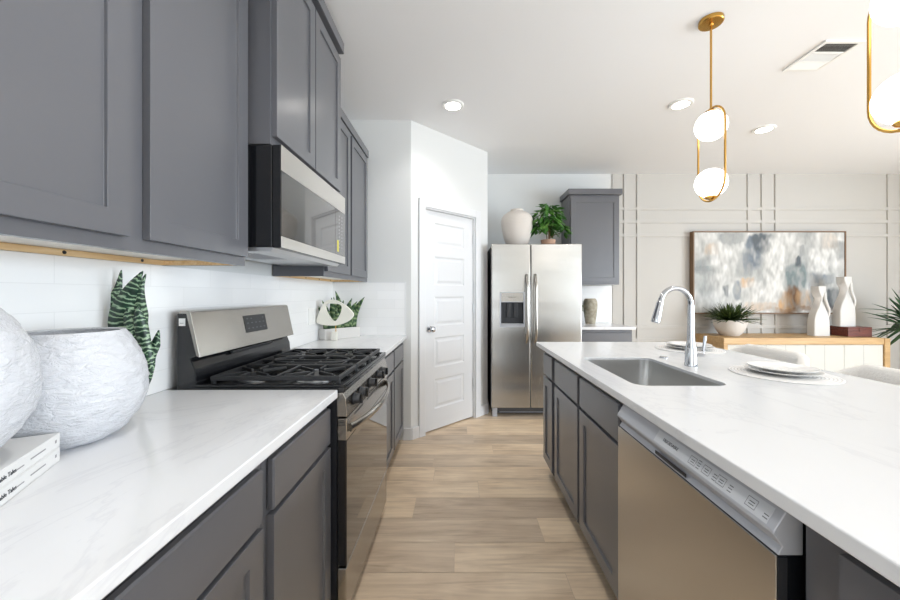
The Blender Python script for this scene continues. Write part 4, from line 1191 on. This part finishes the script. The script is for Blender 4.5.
# ------------------------------------------------------------------ island place settings
def setting(cx, cy, rot, which):
    o = MB().lathe([(0.190, 0.0008), (0.192, 0.002), (0.190, 0.004), (0.001, 0.0042)], (0, 0, 0), 56).build('placemat', M['placemat'], smooth=30)
    o.location = (cx, cy, CT); tag(o, 'round pale woven placemat under the plates %s' % which, 'placemat', 'woven placemats')
    for k, (R_, lab) in enumerate(((0.134, 'larger white dinner plate under the salad plate %s'), (0.122, 'white salad plate stacked on the dinner plate %s'))):
        z = CT + 0.0048 + k * 0.0125
        tt = thing('plate', lab % which, 'plate', (cx, cy, z), 'white plates on the island')
        MB().lathe([(R_ * .55, 0.0), (R_ * .60, 0.0015), (R_ * .72, 0.008), (R_ * 0.985, 0.0165), (R_ * 0.982, 0.0195), (R_ * .71, 0.0125), (R_ * .62, 0.0075), (0.001, 0.0070)], (cx, cy, z), 56).build('dish', M['plate'], tt, smooth=50)
        MB().lathe([(R_ * 0.985, 0.0165), (R_, 0.0178), (R_ * .999, 0.0195), (R_ * 0.982, 0.0195)], (cx, cy, z + .0001), 56, False, False).build('rim', M['plate_rim'], tt, smooth=50)
setting(1.430, 1.590, 0, 'nearest the camera')
setting(1.480, 2.310, 0, 'behind the faucet')

# ------------------------------------------------------------------ counter stools
def stool(cy, label):
    cx = 1.56
    t = thing('counter_stool', label, 'stool', (cx, cy, 0), 'white counter stools')
    w = 0.265
    MB().prism([(cx - .20, cy - w + .02), (cx + .18, cy - w + .02), (cx + .18, cy + w - .02), (cx - .20, cy + w - .02)], 0.56, 0.655, 'Z').build('seat', M['boucle'], t, bevel=0.03, smooth=40, seg=4)
    # wrap-around back: thick curved shell
    path = []
    for k in range(25):
        f = -1 + 2 * k / 24
        y = cy + w * math.copysign(min(1, abs(f) * 1.18), f) if abs(f) < 0.85 else cy + w * math.copysign(1, f)
        x = cx + .262 - 0.16 * max(0, abs(f) - 0.60) ** 1.5 / 0.253
        path.append((x, y, abs(f)))
    loops = []
    for i, (x, y, f) in enumerate(path):
        a = Vector(path[max(i - 1, 0)][:2]); b = Vector(path[min(i + 1, len(path) - 1)][:2])
        tn = (b - a).normalized(); nn = Vector((tn.y, -tn.x))
        top = 0.945 - 0.13 * max(0, (f - 0.5) / 0.5) ** 2; bot = 0.60
        lp = []
        for q in range(16):
            an = 2 * PI * q / 16
            c_, s_ = math.cos(an), math.sin(an)
            off = 0.028 * math.copysign(abs(c_) ** 0.6, c_); hz = (top + bot) / 2 + (top - bot) / 2 * math.copysign(abs(s_) ** 0.22, s_)
            lean = 0.05 * (hz - bot) / (top - bot)
            lp.append((x + nn.x * off + lean, y + nn.y * off, hz))
        loops.append(lp)
    MB().ring(loops).build('backrest', M['boucle'], t, smooth=80)
    for sx in (-1, 1):
        for sy in (-1, 1):
            MB().tube([(cx + sx * .16, cy + sy * .20, 0.56), (cx + sx * .19, cy + sy * .23, 0.0)], [0.017, 0.012], 12).build('leg', M['oak'], t)
    mb = MB()
    for sx, sy, ex, ey in ((-1, -1, -1, 1), (1, -1, 1, 1), (-1, -1, 1, -1), (-1, 1, 1, 1)):
        mb.tube([(cx + sx * .181, cy + sy * .221, 0.2), (cx + ex * .181, cy + ey * .221, 0.2)], 0.008, 8)
    mb.build('footrest', M['oak'], t)
stool(2.150, 'white boucle counter stool at the island, next to the oak sideboard end')
stool(1.470, 'white boucle counter stool at the island, nearest, beside the front plates')

# ------------------------------------------------------------------ sideboard and what stands on it
BX0, BX1, BY0, BY1, BZ = 2.956, 4.775, 4.010, 4.490, 0.775
t = thing('sideboard', 'long oak sideboard with pale woven doors below the painting', 'sideboard', ((BX0 + BX1) / 2, 4.25, 0))
MB().box(BX0, BX1 - .03, BY0, BY1, BZ - .075, BZ).build('top', M['oak'], t, bevel=0.003, smooth=0)
mb = MB(); mb.box(BX1 - .029, BX1 + .03, BY0 - .006, BY1, 0.0, BZ - 0.006); mb.build('side_panel', M['oak'], t, bevel=0.003, smooth=0)
MB().box(BX0, BX0 + .045, BY0, BY1, 0.0, BZ - .0755).build('side_panel', M['oak'], t, bevel=0.003, smooth=0)
MB().box(BX0 + .0455, BX1 - .0295, BY0 + .035, BY1, 0.10, BZ - .0755).build('body', M['oak'], t, smooth=0)
n = 4; wd = (BX1 - .03 - BX0 - .046) / n
for k in range(n):
    x0 = BX0 + .046 + wd * k
    mb = MB(); mb.box(x0 + .002, x0 + wd - .002, BY0 + .012, BY0 + .0345, 0.105, BZ - .078)
    d = mb.build('door', M['linen'], t, bevel=0.002, smooth=0)
    MB().box(x0 + wd / 2 - .0015, x0 + wd / 2 + .0015, BY0 + .0112, BY0 + .0118, 0.107, BZ - .080).build('seam', M['ink_soft'], d, smooth=0)

bb = (3.195, 4.240, BZ + .0015)
t = thing('potted_plant', 'spiky green plant in a wide pale bowl on the left end of the sideboard', 'plant', bb)
prof = dense([(0.085, 0.0), (0.092, 0.002), (0.128, 0.045), (0.158, 0.115), (0.168, 0.165), (0.168, 0.185)], 6)
MB().lathe(prof + [(0.158, 0.186), (0.150, 0.160), (0.001, 0.155)], bb, 44).build('bowl', M['bowl'], t, smooth=60)
mb = MB(); rg = random.Random(3)
for k in range(230):
    a = rg.uniform(0, 2 * PI); el = rg.uniform(0.08, 1.35); l = rg.uniform(.20, .30) * (0.72 + .34 * math.cos(el))
    o_ = Vector((math.cos(a) * math.cos(el), math.sin(a) * math.cos(el), math.sin(el)))
    r0 = rg.uniform(0, .08); p = Vector((bb[0] + math.cos(a) * r0, bb[1] + math.sin(a) * r0, bb[2] + .162))
    pts = [p + o_ * l * f + Vector((0, 0, -.05 * f * f * math.cos(el) + .02)) for f in (0, .3, .6, .85, 1)]
    for q in pts: q.y = min(q.y, BY - .10); q.z = max(q.z, bb[2] + .15)
    mb.blade(pts, [.008, .0095, .008, .0045, .0004], o_.cross(Vector((0, 0, 1))) + Vector((.01, 0, 0)), 0.4)
mb.build('foliage', M['leaf_dark'], t, smooth=60, solid=0.001)

def twist_vase(cx, cy, z0, label, k=1.0):
    t = thing('sculptural_vase', label, 'vase', (cx, cy, z0), 'twisted white vases')
    H = 0.580 * k
    prof = [(0.0, .093, .050, 0), (0.20, .092, .050, 0), (0.33, .090, .048, 0), (0.46, .072, .046, 2), (0.55, .052, .042, 8), (0.63, .046, .036, 24), (0.70, .047, .034, 40), (0.76, .051, .036, 46), (0.82, .054, .042, 30), (0.90, .052, .046, 12), (1.0, .050, .046, 4)]
    D = []
    for i in range(len(prof) - 1):
        for q in range(4):
            f = q / 4; D.append(tuple(prof[i][j] + (prof[i + 1][j] - prof[i][j]) * f for j in range(4)))
    D.append(prof[-1]); loops = []
    sq = rrect(-1, 1, -1, 1, 0.22, 4)
    def sec(h, a, b, tw, z=None, s=1.0):
        tw = math.radians(tw); r_ = []
        for x, y in sq:
            X, Y = x * a * s, y * b * s
            r_.append((cx - 0.012 + X * math.cos(tw) - Y * math.sin(tw), cy + X * math.sin(tw) + Y * math.cos(tw), z0 + (H * h if z is None else z)))
        return r_
    for h, a, b, tw in D: loops.append(sec(h, a, b, tw))
    loops.append(sec(1, .050, .046, 4, H, .82)); loops.append(sec(1, .048, .044, 4, H - .06, .8))
    MB().ring(loops).build('body', M['ceramic'], t, bevel=0, smooth=40)
    pts = [(cx + .034, cy - .02, z0 + H * .97), (cx + .040, cy - .026, z0 + H * .86), (cx + .040, cy - .030, z0 + H * .74), (cx + .060, cy - .030, z0 + H * .63), (cx + .086, cy - .026, z0 + H * .54), (cx + .092, cy - .02, z0 + H * .46), (cx + .086, cy - .01, z0 + H * .36), (cx + .074, cy, z0 + H * .27)]
    MB().tube(pts, [.012, .014, .014, .015, .015, .014, .014, .012], 12).build('strap', M['ceramic'], t, smooth=60)
twist_vase(4.245, 4.235, BZ + .0006, 'twisted white ceramic vase standing directly on the sideboard')
bx0, bx1, by0, by1, bz = 4.455, 4.728, 4.115, 4.335, BZ + .0006
t = thing('wooden_box', 'low dark red wooden box at the right end of the sideboard', 'box', ((bx0 + bx1) / 2, (by0 + by1) / 2, bz))
MB().box(bx0, bx1, by0, by1, bz, bz + .078).build('base', M['rosewood'], t, bevel=0.002, smooth=0)
MB().box(bx0, bx1, by0, by1, bz + .079, bz + .110).build('lid', M['rosewood'], t, bevel=0.002, smooth=0)
MB().box((bx0 + bx1) / 2 - .016, (bx0 + bx1) / 2 + .016, by0 - .006, by0 - .0004, bz + .060, bz + .100).build('clasp', M['rosewood'], t, bevel=0.002, smooth=0)
twist_vase(4.548, 4.238, bz + .1106, 'twisted white ceramic vase standing on the dark wooden box')

# painting
GX, GX_, GZa, GZb = 2.892, 4.776, 1.020, 2.040
t = thing('painting', 'wide abstract painting in grey, white and ochre on the dining wall', 'painting', ((GX + GX_) / 2, BY - .03, GZa))
fyf = BY - 0.088; fbk = BY - bt - 0.001
mb = MB(); fw = .014
mb.box(GX, GX + fw, fyf, fbk, GZa, GZb).box(GX_ - fw, GX_, fyf, fbk, GZa, GZb).box(GX + fw, GX_ - fw, fyf, fbk, GZa, GZa + fw).box(GX + fw, GX_ - fw, fyf, fbk, GZb - fw, GZb)
mb.build('frame', M['frame_wood'], t, bevel=0.0015, smooth=0)
NX, NZ = 220, 120
mb = MB(); pl = mb.bm.loops.layers.float_color.new('paint')
ax, bx_, az, bz_ = GX + fw + .001, GX_ - fw - .001, GZa + fw + .001, GZb - fw - .001
V_ = [[mb.v((ax + (bx_ - ax) * i / NX, fyf + .010, az + (bz_ - az) * j / NZ)) for j in range(NZ + 1)] for i in range(NX + 1)]
SW = {'slate': lin((108, 117, 126)), 'dark': lin((84, 90, 95)), 'ochre': lin((180, 146, 108)), 'brown': lin((128, 100, 78)), 'teal': lin((112, 124, 125)), 'grey': lin((146, 148, 148)), 'white': lin((206, 205, 202)), 'pale': lin((180, 180, 177))}
# patches: centre u, v (v from the top), half sizes, swatch, strength
PT = [(.25, .06, .09, .07, 'grey', .7), (.40, .26, .055, .20, 'slate', .85), (.46, .14, .07, .13, 'dark', .75), (.33, .40, .05, .16, 'grey', .6), (.36, .32, .03, .20, 'slate', .5), (.12, .22, .05, .09, 'ochre', .4),
      (.04, .42, .05, .10, 'grey', .6), (.08, .45, .10, .03, 'teal', .4), (.04, .55, .04, .2, 'teal', .3), (.21, .74, .018, .08, 'dark', .75), (.29, .72, .025, .12, 'slate', .6), (.36, .62, .05, .07, 'ochre', .4), (.45, .6, .015, .35, 'grey', .5),
      (.68, .56, .08, .19, 'teal', .85), (.695, .36, .025, .07, 'dark', .9), (.72, .24, .02, .07, 'grey', .7), (.66, .84, .05, .15, 'brown', .8), (.61, .88, .05, .12, 'ochre', .7), (.73, .86, .05, .13, 'ochre', .55), (.80, .60, .035, .25, 'slate', .5), (.72, .97, .25, .04, 'brown', .5), (.45, .93, .12, .05, 'ochre', .35),
      (.96, .24, .05, .12, 'grey', .7), (.90, .12, .06, .10, 'ochre', .22), (.93, .85, .07, .13, 'dark', .6), (.86, .57, .08, .08, 'slate', .45), (.60, .42, .07, .05, 'grey', .4),
      (.55, .30, .06, .25, 'white', .8), (.52, .55, .05, .25, 'white', .8), (.86, .35, .10, .15, 'white', .8), (.17, .40, .06, .28, 'white', .6), (.45, .75, .1, .14, 'white', .6), (.25, .30, .05, .14, 'white', .5)]
def paint(u, v):
    w1 = noise.noise(Vector((u * 9, v * 5, 1.3))); w2 = noise.noise(Vector((u * 26, v * 7, 4.1))); w3 = noise.noise(Vector((u * 60, v * 14, 9.7)))
    base = Vector(SW['pale']).lerp(Vector(SW['white']), min(1, max(0, .5 + w1 * .8 + w2 * .4)))
    base = base.lerp(Vector(SW['grey']), max(0, min(.6, (noise.noise(Vector((u * 6 + 5, v * 4, 7))) - .1) * 1.6)))
    for cu_, cv, su, sv, s, k in PT:
        du, dv = (u - cu_ + w2 * .018) / su, (v - cv + w1 * .05 + w3 * .02) / sv
        d_ = max(abs(du), abs(dv)) * .6 + math.hypot(du, dv) * .4
        f = max(0, min(1, (1.15 - d_) / .35)) * k * (0.95 + .9 * w2 + .7 * w3)
        base = base.lerp(Vector(SW[s]), max(0, min(1, f)))
    return base * (1 + .22 * w3 + .16 * w2 + .10 * noise.noise(Vector((u * 120, v * 22, 2.2))))
for i in range(NX):
    for j in range(NZ):
        fc = mb.f([V_[i][j], V_[i + 1][j], V_[i + 1][j + 1], V_[i][j + 1]])
        for lp, (a, b) in zip(fc.loops, ((i, j), (i + 1, j), (i + 1, j + 1), (i, j + 1))):
            c = paint(a / NX, 1 - b / NZ); lp[pl] = (c[0], c[1], c[2], 1)
mb.build('canvas', M['canvas'], t, smooth=0)

# tall plant in the right corner of the dining wall
pb = (5.06, 4.0, 0.0)
t = thing('potted_palm', 'tall green spiky palm at the right edge, beside the sideboard', 'plant', pb)
MB().lathe([(0.13, 0.0005), (0.14, 0.004), (0.17, 0.34), (0.172, 0.35), (0.155, 0.35), (0.15, 0.30), (0.001, 0.30)], pb, 36).build('pot', M['ceramic'], t)
MB().tube([(pb[0], pb[1], .29), (pb[0] + .02, pb[1], .7), (pb[0], pb[1], 1.02)], [.022, .019, .016], 12).build('stem', M['stem'], t)
mb = MB(); rg = random.Random(21)
for k in range(92):
    a = rg.uniform(0, 2 * PI); el = rg.uniform(-0.5, 1.25); l = rg.uniform(.36, .50)
    o_ = Vector((math.cos(a) * math.cos(el), math.sin(a) * math.cos(el), math.sin(el)))
    p = Vector((pb[0], pb[1], rg.uniform(.86, 1.04)))
    if (p + o_ * l).x < 4.84 and (p + o_ * l).z < 1.06: continue
    pts = [p + o_ * l * f + Vector((0, 0, -.10 * f * f)) for f in (0, .2, .45, .7, .88, 1)]
    for q in pts: q.y = min(q.y, BY - .05)
    mb.blade(pts, [.009, .021, .026, .020, .010, .0006], o_.cross(Vector((0, 0, 1))) + Vector((.01, 0, 0)), 0.3)
mb.build('foliage', M['leaf_palm'], t, smooth=60, solid=0.001)
